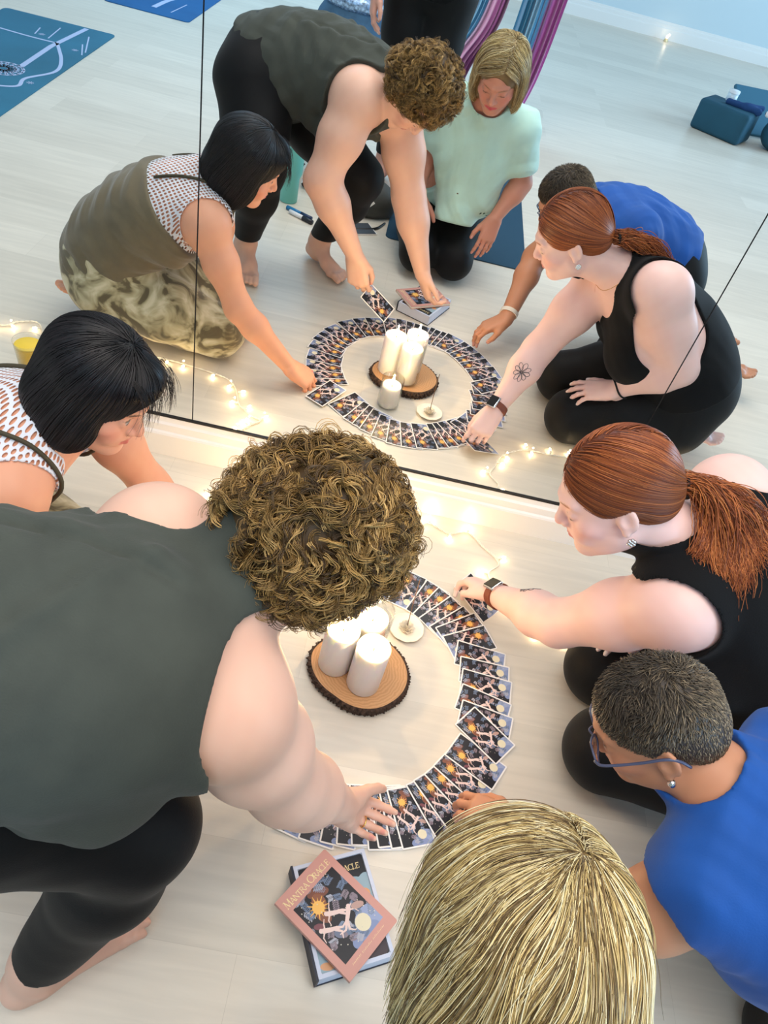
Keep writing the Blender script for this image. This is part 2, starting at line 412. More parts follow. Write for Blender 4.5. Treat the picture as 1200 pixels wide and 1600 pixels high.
def torso(sh, J, sz):
    """J: pelvis, waist, chest, neck points and fwd for each; sz: half widths/depths"""
    P = [A3(*J[k]) for k in ('pelvis', 'waist', 'chest', 'neck')]
    fr = []
    for i, k in enumerate(('pelvis', 'waist', 'chest')):
        u = nrm(P[i + 1] - P[i]) if i == 0 else nrm(P[i + 1] - P[i - 1]); fr.append(frame(A3(*J['fwd'][i]), u))
    w = sz['w']; dp = sz['d']; hgt = sz.get('h', (.13, .13, .16))
    for i in range(3): sh.ell(P[i], (w[i], dp[i], hgt[i]), fr[i], .06)
    for i in (0, 1):
        sh.ell((P[i] + P[i + 1]) / 2, ((w[i] + w[i + 1]) / 2 * .97, (dp[i] + dp[i + 1]) / 2 * .97, hgt[i] * .9), frame(fr[i][1] + fr[i + 1][1], P[i + 1] - P[i]), .05)
    return fr
def figure(J, sz):
    """returns dict of shapes and frames.  J joints in world metres, sz sizes"""
    B = {}; core = Shape(); fr = torso(core, J, sz); S = {s: A3(*J['sh' + s]) for s in 'LR'}
    nk = A3(*J['neck']); ch = A3(*J['chest'])
    rs = sz.get('rsh', .055)
    core.cone(S['L'] + (nk - S['L']) * .15, S['R'] + (nk - S['R']) * .15, rs * .8, rs * .8, .05)
    for s in 'LR':
        core.cone(nk, S[s], .048, rs * .75, .05); core.cone(ch, S[s], sz['d'][2] * .7, rs * .8, .06)
    if sz.get('bust'):
        b = sz['bust']
        for s in (-1, 1): core.ell(local(fr[2], ch, (s * sz['w'][2] * .5, sz['d'][2] * .75, sz.get('bz', -.03))), (b, b * .85, b), fr[2], .04)
    B['core'] = core; B['fr'] = fr
    hd = A3(*J['head']); HF = frame(J['hf'], J['hu']); B['HF'] = HF; B['hc'] = hd
    neck = Shape(); hs = sz.get('hs', 1.0); nb = local(HF, hd, A3(0, -.025, -.055) * hs); rn = sz.get('rn', .052)
    neck.cone(nk, nb, rn * 1.05, rn, .03).cone(nk, local(HF, hd, A3(0, .012, -.07) * hs), rn * .9, rn * .72, .03)
    B['neck'] = neck
    hdS = Shape(); head(hdS, HF, hd, hs, **J.get('face', {})); B['head'] = hdS
    arms = {}; legs = {}; stubs = {}; r = sz['arm']
    for s in 'LR':
        a = Shape(); e = A3(*J['el' + s]); w = A3(*J['wr' + s]); sp = S[s]
        a.ell(sp, (r[0] * 1.05,) * 3, None, .03); a.cone(sp, mixs(sp, e, .45), r[0], r[1], .04).cone(mixs(sp, e, .45), e, r[1], r[2], .04)
        a.cone(e, mixs(e, w, .3), r[2], r[3], .04).cone(mixs(e, w, .3), w, r[3], r[4], .035)
        arms[s] = a
        stb = Shape(); stb.ell(sp, (r[0] * 1.08,) * 3, None, .035); stb.cone(sp, mixs(sp, e, .40), r[0], r[1], .035); stubs[s] = stb
        l = Shape(); q = sz['leg']; h = A3(*J['hi' + s]); k = A3(*J['kn' + s]); an = A3(*J['an' + s])
        l.cone(h, mixs(h, k, .5), q[0], q[1], .05).cone(mixs(h, k, .5), k, q[1], q[2], .03)
        bk = nrm(np.cross(np.cross(k - h, an - k), an - k)) if np.linalg.norm(np.cross(k - h, an - k)) > .01 else A3(0, 0, 0)
        mid = mixs(k, an, .32) + bk * -.012
        l.cone(k, mid, q[2] * .95, q[3], .03).cone(mid, an, q[3], q[4], .03)
        legs[s] = l
    B['arms'] = arms; B['legs'] = legs; B['stubs'] = stubs
    return B
def lower_body(B, J, k=.03, foot_r=.058):
    """hips and legs for trousers, and the pieces cut away below the hems"""
    low = Shape(); low.P = [B['core'].P[0], B['core'].P[3]]; cut = Shape()
    for s in 'LR':
        low.add(B['legs'][s], k); a = A3(*J['an' + s]); d = nrm(a - A3(*J['kn' + s])); cut.cone(a - d * J.get('cuff', .035), a + d * .12, foot_r, foot_r * 1.3, .002)
    return low, cut
def upper_body(B):
    up = dressfn(B['core'], B['neck'])
    for s in 'LR': up.add(B['stubs'][s])
    return up
def dressfn(*shapes):
    al = Shape()
    for s in shapes: al.add(s)
    return al
SKIN = mat('skin', attr=True, rough=.48, spec=.35, sss=.12)
def skin_mesh(root, sh, base, patches, h=.003, name='body'):
    lo, hi = sh.bounds(); lo[2] = max(lo[2], -.02)
    fn = lambda X, bc=None, br=0: sh.ev(X, bc, br)
    V, F = surface(fn, lo, hi, h); V = relax(V, F, 1, .35)
    return mesh_np(name, V, F, SKIN, root, cols=paint(V, base, patches))

def S3(r, g, b): return tuple(((x / 255 + .055) / 1.055) ** 2.4 if x > 10 else x / 255 / 12.92 for x in (r, g, b))
# ------------------------------------------------------------------ the room
def floor_material():
    M = bpy.data.materials.new('pale wood plank floor'); M.use_nodes = True; nt = M.node_tree; b = nt.nodes['Principled BSDF']; N = nt.nodes.new; L = nt.links.new
    tc = N('ShaderNodeTexCoord'); br = N('ShaderNodeTexBrick'); br.inputs['Scale'].default_value = 1; br.inputs['Brick Width'].default_value = 1.22; br.inputs['Row Height'].default_value = .18
    br.inputs['Mortar Size'].default_value = .0005; br.inputs['Mortar Smooth'].default_value = .4; br.offset = .37
    br.inputs['Color1'].default_value = (*S3(226, 217, 202), 1); br.inputs['Color2'].default_value = (*S3(214, 205, 190), 1); br.inputs['Mortar'].default_value = (*S3(206, 197, 182), 1)
    L(tc.outputs['Object'], br.inputs['Vector'])
    mp = N('ShaderNodeMapping'); mp.inputs['Scale'].default_value = (2.2, 26, 1); L(tc.outputs['Object'], mp.inputs[0])
    n = N('ShaderNodeTexNoise'); n.inputs['Scale'].default_value = 1.6; n.inputs['Detail'].default_value = 7; n.inputs['Distortion'].default_value = .6; L(mp.outputs[0], n.inputs['Vector'])
    r = N('ShaderNodeMapRange'); r.inputs['From Min'].default_value = .3; r.inputs['From Max'].default_value = .7; r.inputs['To Min'].default_value = .93; r.inputs['To Max'].default_value = 1.05; L(n.outputs['Fac'], r.inputs['Value'])
    s = N('ShaderNodeVectorMath'); s.operation = 'SCALE'; L(br.outputs['Color'], s.inputs[0]); L(r.outputs[0], s.inputs['Scale']); L(s.outputs[0], b.inputs['Base Color'])
    b.inputs['Roughness'].default_value = .36; b.inputs['Specular IOR Level'].default_value = .4
    bp = N('ShaderNodeBump'); bp.inputs['Strength'].default_value = .08; bp.inputs['Distance'].default_value = .002; L(n.outputs['Fac'], bp.inputs['Height']); L(bp.outputs[0], b.inputs['Normal'])
    return M
def slab(name, x0, x1, y0, y1, z0, z1, m_, kind='structure', bevel=0.0, parent=None, **k):
    bm = bmesh.new(); box(bm, x0, x1, y0, y1, z0, z1, bevel); o = bm_obj(name, bm, m_, parent); prop(o, kind=kind, **k); return o
X0, X1, Y0 = -5.0, 6.5, -6.06
slab('floor', X0, X1, Y0 - .2, MIR_Y + .2, -.1, 0, floor_material())
M_WALL = mat('painted wall', S3(206, 220, 226), .7)
M_TRIM = mat('white gloss trim', S3(240, 236, 232), .3)
WY = MIR_Y + .008
slab('wall_mirror', X0, X1, WY, WY + .12, 0, 3.0, M_WALL)
slab('wall_back', X0, X1, Y0 - .12, Y0, 0, 3.0, M_WALL)
def baseboard(name, y, sgn, hgt, t):
    bm = bmesh.new(); prof = [(0, 0), (t, 0), (t, hgt * .60), (t * .90, hgt * .64), (t * .72, hgt * .67), (t * .66, hgt * .84), (t * .45, hgt * .88), (t * .34, hgt), (0, hgt)]
    a = [bm.verts.new((X0, y + sgn * p, z)) for p, z in prof]; b = [bm.verts.new((X1, y + sgn * p, z)) for p, z in prof]
    for i in range(len(prof)): j = (i + 1) % len(prof); bm.faces.new((a[i], a[j], b[j], b[i]))
    bm.faces.new(a); bm.faces.new(b); bmesh.ops.recalc_face_normals(bm, faces=bm.faces)
    prop(bm_obj(name, bm, M_TRIM), kind='structure')
baseboard('baseboard_mirror', WY, -1, .1165, .030); baseboard('baseboard_back', Y0, 1, .15, .018)
# mirrors
M_MIR = mat('mirror silvering', (.90, .925, .925), .0, 1.0)
M_EDGE = mat('dark mirror edge', S3(30, 32, 34), .3)
M_CHAN = mat('brushed channel', S3(46, 46, 48), .35, .6)
seams = [-1.523, -.4145, .692, 1.80, 2.91]; ml = ['tall wall mirror panel, the leftmost of the three', 'tall wall mirror panel, the middle one behind the candles', 'tall wall mirror panel, the rightmost one beyond the slanting seam']
for i in range(-1, 4):
    xa = seams[i] if i >= 0 else -2.63; xb = seams[i + 1] if i >= 0 else seams[0]
    if i in (-1, 3): continue
    r = empty('mirror_panel', ((xa + xb) / 2, MIR_Y, .1195), label=ml[i], cat='mirror', group=None)
    for nm, mm, q in (('glass', M_MIR, (xa + .0015, xb - .0015, MIR_Y, MIR_Y + .004, .1215, 2.55)), ('backing', M_EDGE, (xa + .0006, xb - .0006, MIR_Y + .0012, MIR_Y + .0078, .121, 2.551))):
        bm = bmesh.new(); box(bm, *q); o = bm_obj(nm, bm, mm, r); o.matrix_parent_inverse = r.matrix_basis.inverted()
slab('trim_1', X0, X1, MIR_Y - .0035, WY, .1165, .1225, M_CHAN)

# ------------------------------------------------------------------ printed art, drawn cell by cell on a fine grid
def glyph(ch):
    """strokes (x0,y0,x1,y1,w) in a unit box, y up"""
    T, t = .13, .05
    s = lambda x, y, w=.20: (x - w / 2, y, x + w / 2, y, t)
    arc = lambda cx, cy, rx, ry, a0, a1, n=18: [(cx + rx * math.cos(math.radians(a0 + (a1 - a0) * i / n)), cy + ry * math.sin(math.radians(a0 + (a1 - a0) * i / n)), cx + rx * math.cos(math.radians(a0 + (a1 - a0) * (i + 1) / n)), cy + ry * math.sin(math.radians(a0 + (a1 - a0) * (i + 1) / n)), t + (T - t) * abs(math.cos(math.radians(a0 + (a1 - a0) * (i + .5) / n)))) for i in range(n)]
    if ch == 'M': return [(.12, 0, .17, 1, t), (.17, 1, .5, .08, T), (.5, .08, .83, 1, t), (.83, 1, .88, 0, T), s(.12, 0), s(.88, 0), s(.12, 1, .14), s(.88, 1, .14)], 1.0
    if ch == 'A': return [(.1, 0, .45, 1, t), (.45, 1, .82, 0, T), (.22, .33, .68, .33, t), s(.1, 0), s(.82, 0, .24)], .92
    if ch == 'N': return [(.12, 0, .12, 1, t), (.12, 1, .78, 0, T), (.78, 0, .78, 1, t), s(.12, 0), s(.08, 1, .18), s(.78, 1)], .9
    if ch == 'T': return [(.4, 0, .4, 1, T), (.04, .97, .76, .97, t), (.05, .97, .05, .80, t), (.75, .97, .75, .80, t), s(.4, 0, .26)], .8
    if ch == 'R': return [(.16, 0, .16, 1, T), (.16, .97, .4, .97, t), (.16, .5, .4, .5, t), (.42, .5, .8, 0, T), s(.16, 0, .26), s(.82, 0, .2)] + arc(.4, .735, .22, .235, -90, 90), .84
    if ch == 'O': return arc(.5, .5, .44, .49, 0, 360, 40), 1.0
    if ch == 'C': return arc(.5, .5, .44, .49, 50, 310, 30) + [(.79, .88, .79, .70, t)], .86
    if ch == 'L': return [(.14, 0, .14, 1, T), (.14, .03, .62, .03, t), (.62, .03, .62, .22, t), s(.14, 1, .24), s(.1, 0, .2)], .70
    if ch == 'E': return [(.14, 0, .14, 1, T), (.14, .03, .64, .03, t), (.14, .97, .62, .97, t), (.14, .52, .48, .52, t), (.64, .03, .64, .22, t), (.62, .97, .62, .80, t), (.48, .42, .48, .62, t)], .72
    return [], .4
class Canvas:
    def __init__(s, w, h, res, bg):
        s.w, s.h = w, h; s.nx, s.ny = int(round(w / res)), int(round(h / res)); s.X, s.Y = np.meshgrid((np.arange(s.nx) + .5) / s.nx * w, (np.arange(s.ny) + .5) / s.ny * h)
        s.C = np.tile(A3(*S3(*bg)), (s.ny, s.nx, 1)); s.clip = np.ones((s.ny, s.nx), bool)
    def fill(s, m_, c): s.C[m_ & s.clip] = S3(*c)
    def rect(s, x0, y0, x1, y1, c): s.fill((s.X > x0) & (s.X < x1) & (s.Y > y0) & (s.Y < y1), c)
    def ell(s, x, y, a, b, ang, c):
        ca, sa = math.cos(ang), math.sin(ang); u = (s.X - x) * ca + (s.Y - y) * sa; v = -(s.X - x) * sa + (s.Y - y) * ca; s.fill((u / a) ** 2 + (v / b) ** 2 < 1, c)
    def line(s, x0, y0, x1, y1, w0, c, w1=None):
        w1 = w0 if w1 is None else w1; dx, dy = x1 - x0, y1 - y0; l2 = dx * dx + dy * dy + 1e-12; t = np.clip(((s.X - x0) * dx + (s.Y - y0) * dy) / l2, 0, 1)
        s.fill(np.hypot(s.X - x0 - t * dx, s.Y - y0 - t * dy) < (w0 + (w1 - w0) * t) / 2, c)
    def poly(s, pts, w, c, w1=None):
        n = len(pts) - 1
        for i in range(n):
            a = w if w1 is None else w + (w1 - w) * i / n; b = w if w1 is None else w + (w1 - w) * (i + 1) / n; s.line(*pts[i], *pts[i + 1], a, c, b)
    def text(s, str_, x, y, size, c, tight=.94, big=1.32):
        for i, ch in enumerate(str_):
            g, w = glyph(ch.upper()); sz = size * (big if ch.isupper() else 1)
            for a in g: s.line(x + a[0] * sz, y - a[1] * sz, x + a[2] * sz, y - a[3] * sz, max(a[4] * sz, .0007), c)
            x += w * sz * tight if ch != ' ' else size * .35
        return x
    def art(s, x0, y0, x1, y1, seed=3):
        """dark meadow with sun, leaping figures, leaves, pale moon (y runs down the picture)"""
        R = random.Random(seed); W_, H_ = x1 - x0, y1 - y0; s.clip = (s.X > x0) & (s.X < x1) & (s.Y > y0) & (s.Y < y1); q = lambda u, v: (x0 + u * W_, y0 + v * H_); e = lambda u, v, a, b, an, c: s.ell(*q(u, v), a * W_, b * W_, an, c)
        s.rect(x0, y0, x1, y1, (24, 24, 32))
        e(.86, .90, .34, .26, .3, (150, 162, 196)); e(.60, .97, .3, .16, .1, (132, 146, 184)); e(.35, .70, .16, .10, .5, (110, 118, 140))
        e(.50, .10, .20, .09, .5, (122, 74, 58)); e(.40, .20, .12, .16, .2, (140, 86, 62)); e(.30, .36, .10, .16, -.2, (128, 78, 58)); e(.12, .42, .10, .05, .7, (120, 70, 78))
        for k in range(46):
            u, v = R.random(), R.random()
            if .25 < u < .62 and .12 < v < .62: continue
            a = R.uniform(0, 6.28); L_ = R.uniform(.09, .19); col = R.choice([(128, 142, 166), (152, 160, 178), (104, 120, 146), (170, 170, 182), (136, 122, 132)])
            p0 = q(u, v); dx, dy = math.cos(a) * L_ * W_, math.sin(a) * L_ * W_; s.line(*p0, p0[0] + dx, p0[1] + dy, .012 * W_, col)
            for j in range(1, 6):
                for sg in (-1, 1): f = j / 5.2; e(u + math.cos(a) * L_ * f - sg * math.sin(a) * .035, v + (math.sin(a) * L_ * f + sg * math.cos(a) * .035) * W_ / H_,   .030, .0125, a + sg * .9, col)
        cx, cy = q(.33, .24)
        for k in range(14):
            a = k * 2 * math.pi / 14; r = (.20 if k % 2 else .16) * W_; s.line(cx, cy, cx + r * math.cos(a), cy + r * math.sin(a), .045 * W_, (236, 176, 84), .008 * W_)
        s.ell(cx, cy, .11 * W_, .11 * W_, 0, (240, 184, 96))
        pk = (232, 204, 196)
        for ox, oy, m_ in ((.0, .0, 1), (.10, .16, -1), (-.26, .10, 1)):
            P = lambda u, v: q(.48 + ox + u * m_, .46 + oy + v)
            s.poly([P(-.10, -.06), P(.0, .0), P(.10, .05)], .085 * W_, pk, .06 * W_); s.poly([P(.08, .04), P(.18, .10), P(.30, .08)], .05 * W_, pk, .018 * W_); s.poly([P(.06, .05), P(.12, .13), P(.06, .20)], .05 * W_, pk, .016 * W_)
            s.poly([P(-.08, -.05), P(-.02, -.12), P(.04, -.16)], .03 * W_, pk, .012 * W_); s.poly([P(-.10, -.04), P(-.18, .0), P(-.20, .07)], .03 * W_, pk, .012 * W_); s.ell(*P(-.13, -.085), .038 * W_, .038 * W_, 0, pk)
        e(.70, .83, .145, .145, 0, (226, 216, 186)); e(.84, .62, .12, .06, .5, (186, 152, 142))
        for k in range(26): u, v = R.random(), R.random(); e(u, v, .010, .010, 0, (214, 206, 188))
        s.clip[:] = True
    def mesh(s, name, z0, thick, mt_, edge=(236, 232, 228), warp=None):
        """grid centred on the origin; y of the picture runs towards -Y; a thin body with coloured top"""
        nx, ny = s.nx, s.ny; xs = np.linspace(-s.w / 2, s.w / 2, nx + 1); ys = np.linspace(s.h / 2, -s.h / 2, ny + 1); gx, gy = np.meshgrid(xs, ys)
        r = .0035; cxd = np.maximum(np.abs(gx) - (s.w / 2 - r), 0); cyd = np.maximum(np.abs(gy) - (s.h / 2 - r), 0); l = np.hypot(cxd, cyd); f = np.where(l > r, r / np.maximum(l, 1e-9), 1)
        gx = np.sign(gx) * (np.minimum(np.abs(gx), s.w / 2 - r) + cxd * f); gy = np.sign(gy) * (np.minimum(np.abs(gy), s.h / 2 - r) + cyd * f)
        V = np.stack([gx, gy, np.full_like(gx, z0 + thick)], -1).reshape(-1, 3); id_ = np.arange(len(V)).reshape(ny + 1, nx + 1)
        F = np.stack([id_[1:, :-1], id_[1:, 1:], id_[:-1, 1:], id_[:-1, :-1]], -1).reshape(-1, 4); FC = s.C.reshape(-1, 3)
        loop = np.concatenate([id_[0, :-1], id_[:-1, -1], id_[-1, :0:-1], id_[:0:-1, 0]]); n = len(loop); V2 = V[loop].copy(); V2[:, 2] = z0; base = len(V); V = np.concatenate([V, V2])
        sd = np.stack([loop, np.roll(loop, -1), base + (np.arange(n) + 1) % n, base + np.arange(n)], -1)[:, ::-1]; F = np.concatenate([F, sd[:, ::-1]]); FC = np.concatenate([FC, np.tile(A3(*S3(*edge)), (n, 1))])
        ctr = len(V); V = np.concatenate([V, [[0, 0, z0]]]); tri = np.stack([base + np.arange(n), base + (np.arange(n) + 1) % n, np.full(n, ctr), np.full(n, ctr)], -1)
        me = bpy.data.meshes.new(name); faces = [tuple(f) for f in F.tolist()] + [tuple(t[:3]) for t in tri.tolist()]; FC = np.concatenate([FC, np.tile(A3(*S3(*edge)), (n, 1))])
        me.from_pydata(V.tolist(), [], faces); a = me.color_attributes.new('Col', 'FLOAT_COLOR', 'CORNER'); cnt = np.array([len(f) for f in faces]); c = np.ones((cnt.sum(), 4), np.float32); c[:, :3] = np.repeat(FC, cnt, 0); a.data.foreach_set('color', c.ravel()); me.materials.append(mt_); return me
M_PRINT = mat('printed card', attr=True, rough=.38, spec=.4)
cv = Canvas(.070, .120, .0008, (238, 234, 230)); cv.art(.0035, .0035, .0665, .1165); CARD = cv.mesh('card_face', 0, .0004, M_PRINT)

# ------------------------------------------------------------------ the ring of cards
RC = A3(.138, .916, 0)
def place_card(cx, cy, ang, z, roll, label, group, flip=False, name='oracle_card', rot=None):
    o = bpy.data.objects.new(name, CARD); COL.objects.link(o)
    a = math.radians(ang) + (math.pi if flip else 0)
    if rot is None:
        yv = A3(math.cos(math.radians(ang)), math.sin(math.radians(ang)), 0); zv = nrm(A3(0, 0, 1) + roll * A3(yv[1], -yv[0], 0)); 
        if flip: yv = -yv
        xv = nrm(np.cross(yv, zv)); yv = np.cross(zv, xv)
    else: xv, yv, zv = rot
    o.matrix_world = Matrix(((xv[0], yv[0], zv[0], cx), (xv[1], yv[1], zv[1], cy), (xv[2], yv[2], zv[2], z), (0, 0, 0, 1)))
    return prop(o, label, 'card', group)
# (outer corner angle, radius, direction of the long edge or None, side): side +1 cards overlap clockwise, -1 the other way
RINGC = [(133.5, .338, None, 1), (121, .345, None, 1), (115.2, .347, None, 1), (110.5, .352, None, 1), (103.4, .362, None, 1), (95.6, .368, None, 1), (88.2, .368, None, 1), (80.7, .364, 76.0, 1), (69.7, .361, 66.5, 1), (64.1, .359, 59.5, 1), (58.1, .357, 50.0, 1), (51.5, .357, 46.0, 1), (46.6, .365, 36.5, 1), (40.2, .362, 30.0, 1), (25.8, .368, -5.7, 1), (20.2, .362, -1.5, 1), (13.9, .356, -5.0, 1), (4.3, .345, -14.2, 1), (-1.3, .347, -10.2, 1), (-11.9, .358, -38.9, 1),
         (-32.1, .352, -29, -1), (-40.3, .352, -35, -1), (-46.5, .355, -40, -1), (-53.7, .357, -48, -1), (-58.6, .360, -54, -1), (-70.0, .361, -68.7, -1), (-73.4, .357, -71, -1), (-77.4, .353, -73, -1), (-80.6, .357, -78, -1), (-85.8, .350, -80, -1), (-90.5, .352, -85, -1), (-95.6, .355, -92, -1), (-102, .362, -97, -1), (-110.2, .365, -104, -1), (-121.4, .360, -115, -1), (-129.5, .363, -124, -1), (-140, .364, -134, -1), (-152.2, .360, -147, -1), (-158.7, .355, -154, -1), (-164.8, .356, -159, -1), (-173.9, .350, -170, -1), (174.5, .343, 180, -1), (165, .342, 170, -1), (156.5, .338, 161, -1), (149.5, .338, 155, -1)]
spots = []
for i, (t, r, d, s) in enumerate(RINGC):
    d = (t - 5.5 * s) if d is None else d; O = RC + r * A3(math.cos(math.radians(t)), math.sin(math.radians(t)), 0); dv = A3(math.cos(math.radians(d)), math.sin(math.radians(d)), 0); pv = A3(dv[1], -dv[0], 0) * s
    c = O - dv * .06 + pv * .035; spots.append((c, d, s))
top_i = 19
ORD = ['', 'first', 'second', 'third', 'fourth', 'fifth', 'sixth', 'seventh', 'eighth', 'ninth', 'tenth', 'eleventh', 'twelfth', 'thirteenth', 'fourteenth', 'fifteenth', 'sixteenth', 'seventeenth', 'eighteenth', 'nineteenth', 'twentieth']
for i, (c, d, s) in enumerate(spots):
    ang = math.degrees(math.atan2(c[1] - RC[1], c[0] - RC[0])); outer = s == 1 and ang > 28
    z = .0024 + (.0012 if i == top_i else 0)
    if i == top_i: lab = 'ring card lying uncovered on top of both neighbours, near the glasses wearer'
    elif i == 25: lab = 'ring card showing its whole white outline, right of the hand wearing a ring'
    elif i == 7: lab = 'ring card with its sun fully showing, just right of the curly hair'
    elif i < 7: lab = 'ring card %s anticlockwise from the sun card beside the curly hair' % ORD[7 - i]
    elif i < 14: lab = 'ring card %s clockwise from the sun card beside the curly hair' % ORD[i - 7]
    elif i < 19: lab = 'ring card %s before the uncovered one, in the stair stepped stretch' % ORD[19 - i]
    elif i < 25: lab = 'ring card %s clockwise after the uncovered card near the glasses wearer' % ORD[i - 19]
    else: lab = 'ring card %s clockwise after the whole card by the hand with a ring' % ORD[i - 25]
    place_card(c[0], c[1], d, z, .045 * s if i != top_i else .02, lab, 'oracle cards laid face up in a ring', flip=outer == False)

# ------------------------------------------------------------------ book and box
cb = Canvas(.124, .172, .00045, (206, 150, 138))
cb.text('Mantra Oracle', .0075, .0235, .0098, (238, 216, 160)); cb.art(.0135, .030, .1105, .150, 3)
for k in range(30):
    if k not in (8, 18): cb.line(.022 + k * .0027, .1598, .0232 + k * .0027, .1575 + (k % 3) * .0006, .0007, (236, 206, 160))
bk = empty('guidebook', (.1495, .4365, .0385), label='pink Mantra Oracle guidebook lying askew on its card box', cat='book')
bdir = nrm(A3(.142, -.094, 0)); # from the title edge to the foot of the book
yv = -bdir; xv = nrm(np.cross(yv, A3(0, 0, 1))); R3 = Matrix(((xv[0], yv[0], 0, .1495), (xv[1], yv[1], 0, .4365), (0, 0, 1, .0385), (0, 0, 0, 1)))
bk.matrix_world = R3
me = cb.mesh('cover', .0088, .0007, M_PRINT, (206, 150, 138)); o = bpy.data.objects.new('cover', me); COL.objects.link(o); o.parent = bk
M_PINK = mat('pink cover board', S3(206, 150, 138), .4); M_PAGE = mat('page edges', S3(236, 232, 222), .8, noise=(300, .06))
bm = bmesh.new(); box(bm, -.0605, .0605, -.0845, .0845, .001, .0087); bm_obj('page_block', bm, M_PAGE, bk)
bm = bmesh.new(); box(bm, -.062, .062, -.086, .086, 0, .0009); box(bm, -.0622, -.0605, -.086, .086, .0002, .0093); bm_obj('back_cover', bm, M_PINK, bk)
bx = empty('card_box', (.160, .445, 0), label='navy and white Mantra Oracle card box under the pink book', cat='box')
P_ = [A3(.065, .501), A3(.182, .552), A3(.258, .395), A3(.138, .332)]; cen = sum(P_) / 4; yv = nrm(np.append((P_[0] + P_[1]) / 2 - (P_[2] + P_[3]) / 2, 0)); xv = nrm(np.cross(yv, A3(0, 0, 1)))
bx.matrix_world = Matrix(((xv[0], yv[0], 0, cen[0]), (xv[1], yv[1], 0, cen[1]), (0, 0, 1, 0), (0, 0, 0, 1)))
cx_ = Canvas(.119, .166, .00055, (30, 34, 42)); cx_.ell(.098, .060, .03, .022, .7, (150, 176, 190)); cx_.ell(.112, .072, .022, .04, .1, (150, 176, 190)); cx_.ell(.107, .066, .0085, .0085, 0, (222, 164, 120)); cx_.ell(.02, .13, .03, .05, .3, (150, 176, 190)); cx_.ell(.012, .158, .012, .006, .2, (222, 164, 120)); cx_.ell(.09, .15, .03, .02, .3, (64, 52, 60))
cx_.text('Mantra Oracle', .006, .0225, .0096, (240, 216, 160)); me = cx_.mesh('box_art', .0330, .0006, M_PRINT, (30, 34, 42)); o = bpy.data.objects.new('box_art', me); COL.objects.link(o); o.parent = bx
M_WB = mat('pale box board', S3(206, 212, 230), .5); M_NV = mat('navy box board', S3(22, 32, 52), .5)
bm = bmesh.new(); box(bm, -.060, .060, -.0835, .0835, .004, .0328)
for q in ((-.0665, -.060, -.090, .090), (.060, .0665, -.090, .090), (-.060, .060, .0835, .090), (-.060, .060, -.090, -.0835)): box(bm, q[0], q[1], q[2], q[3], .002, .0365)
bm_obj('tray', bm, M_WB, bx)
bm = bmesh.new(); box(bm, -.0685, .0685, -.092, .092, 0, .002); box(bm, -.0705, -.0668, -.092, .092, 0, .0372); bm_obj('sleeve', bm, M_NV, bx)

# ------------------------------------------------------------------ candles on the slice of log
M_WAX = mat('ivory wax', S3(240, 234, 232), .45, sss=.5)
M_WAX.node_tree.nodes['Principled BSDF'].inputs['Subsurface Radius'].default_value = (.03, .018, .008)
M_WARM = mat('lit wax pool', S3(255, 236, 190), .3, emit=(1.0, .72, .34), estr=3.2)  # emission stands for flame light glowing through the wax
M_FLAME = mat('flame', (1, .9, .7), .5, emit=(1.0, .80, .48), estr=38)
M_WICK = mat('wick', S3(30, 24, 20), .9)
M_GLASS = bpy.data.materials.new('clear glass'); M_GLASS.use_nodes = True; nt = M_GLASS.node_tree; nt.nodes.clear(); o_ = nt.nodes.new('ShaderNodeOutputMaterial'); mx = nt.nodes.new('ShaderNodeMixShader'); tr = nt.nodes.new('ShaderNodeBsdfTransparent'); gs = nt.nodes.new('ShaderNodeBsdfGlossy'); fr = nt.nodes.new('ShaderNodeLayerWeight'); pw = nt.nodes.new('ShaderNodeMath'); pw.operation = 'POWER'; pw.inputs[1].default_value = 3.0; ml_ = nt.nodes.new('ShaderNodeMath'); ml_.operation = 'MULTIPLY_ADD'; ml_.inputs[1].default_value = .55; ml_.inputs[2].default_value = .03
tr.inputs[0].default_value = (.97, .98, .97, 1); gs.inputs['Roughness'].default_value = .03; nt.links.new(fr.outputs['Facing'], pw.inputs[0]); nt.links.new(pw.outputs[0], ml_.inputs[0]); nt.links.new(ml_.outputs[0], mx.inputs[0]); nt.links.new(tr.outputs[0], mx.inputs[1]); nt.links.new(gs.outputs[0], mx.inputs[2]); nt.links.new(mx.outputs[0], o_.inputs[0])
def flame(root, x, y, z, h=.030, w=.9):
    bm = bmesh.new(); lathe(bm, [(0, z - .002), (.0038, z + .004), (.0055, z + .010), (.0048, z + .016), (.0022, z + h * .8), (0, z + h)], 16, x, y); o = bm_obj('flame', bm, M_FLAME, root, True); o.matrix_parent_inverse = root.matrix_basis.inverted()
    l = bpy.data.lights.new('candle_glow', 'POINT'); l.energy = w; l.color = (1.0, .66, .32); l.shadow_soft_size = .002; lo = bpy.data.objects.new('candle_glow', l); COL.objects.link(lo); lo.location = (x, y, z + h + .003)
def part(name, bm, mt_, root, smooth=True):
    o = bm_obj(name, bm, mt_, root, smooth); o.matrix_parent_inverse = root.matrix_basis.inverted(); return o
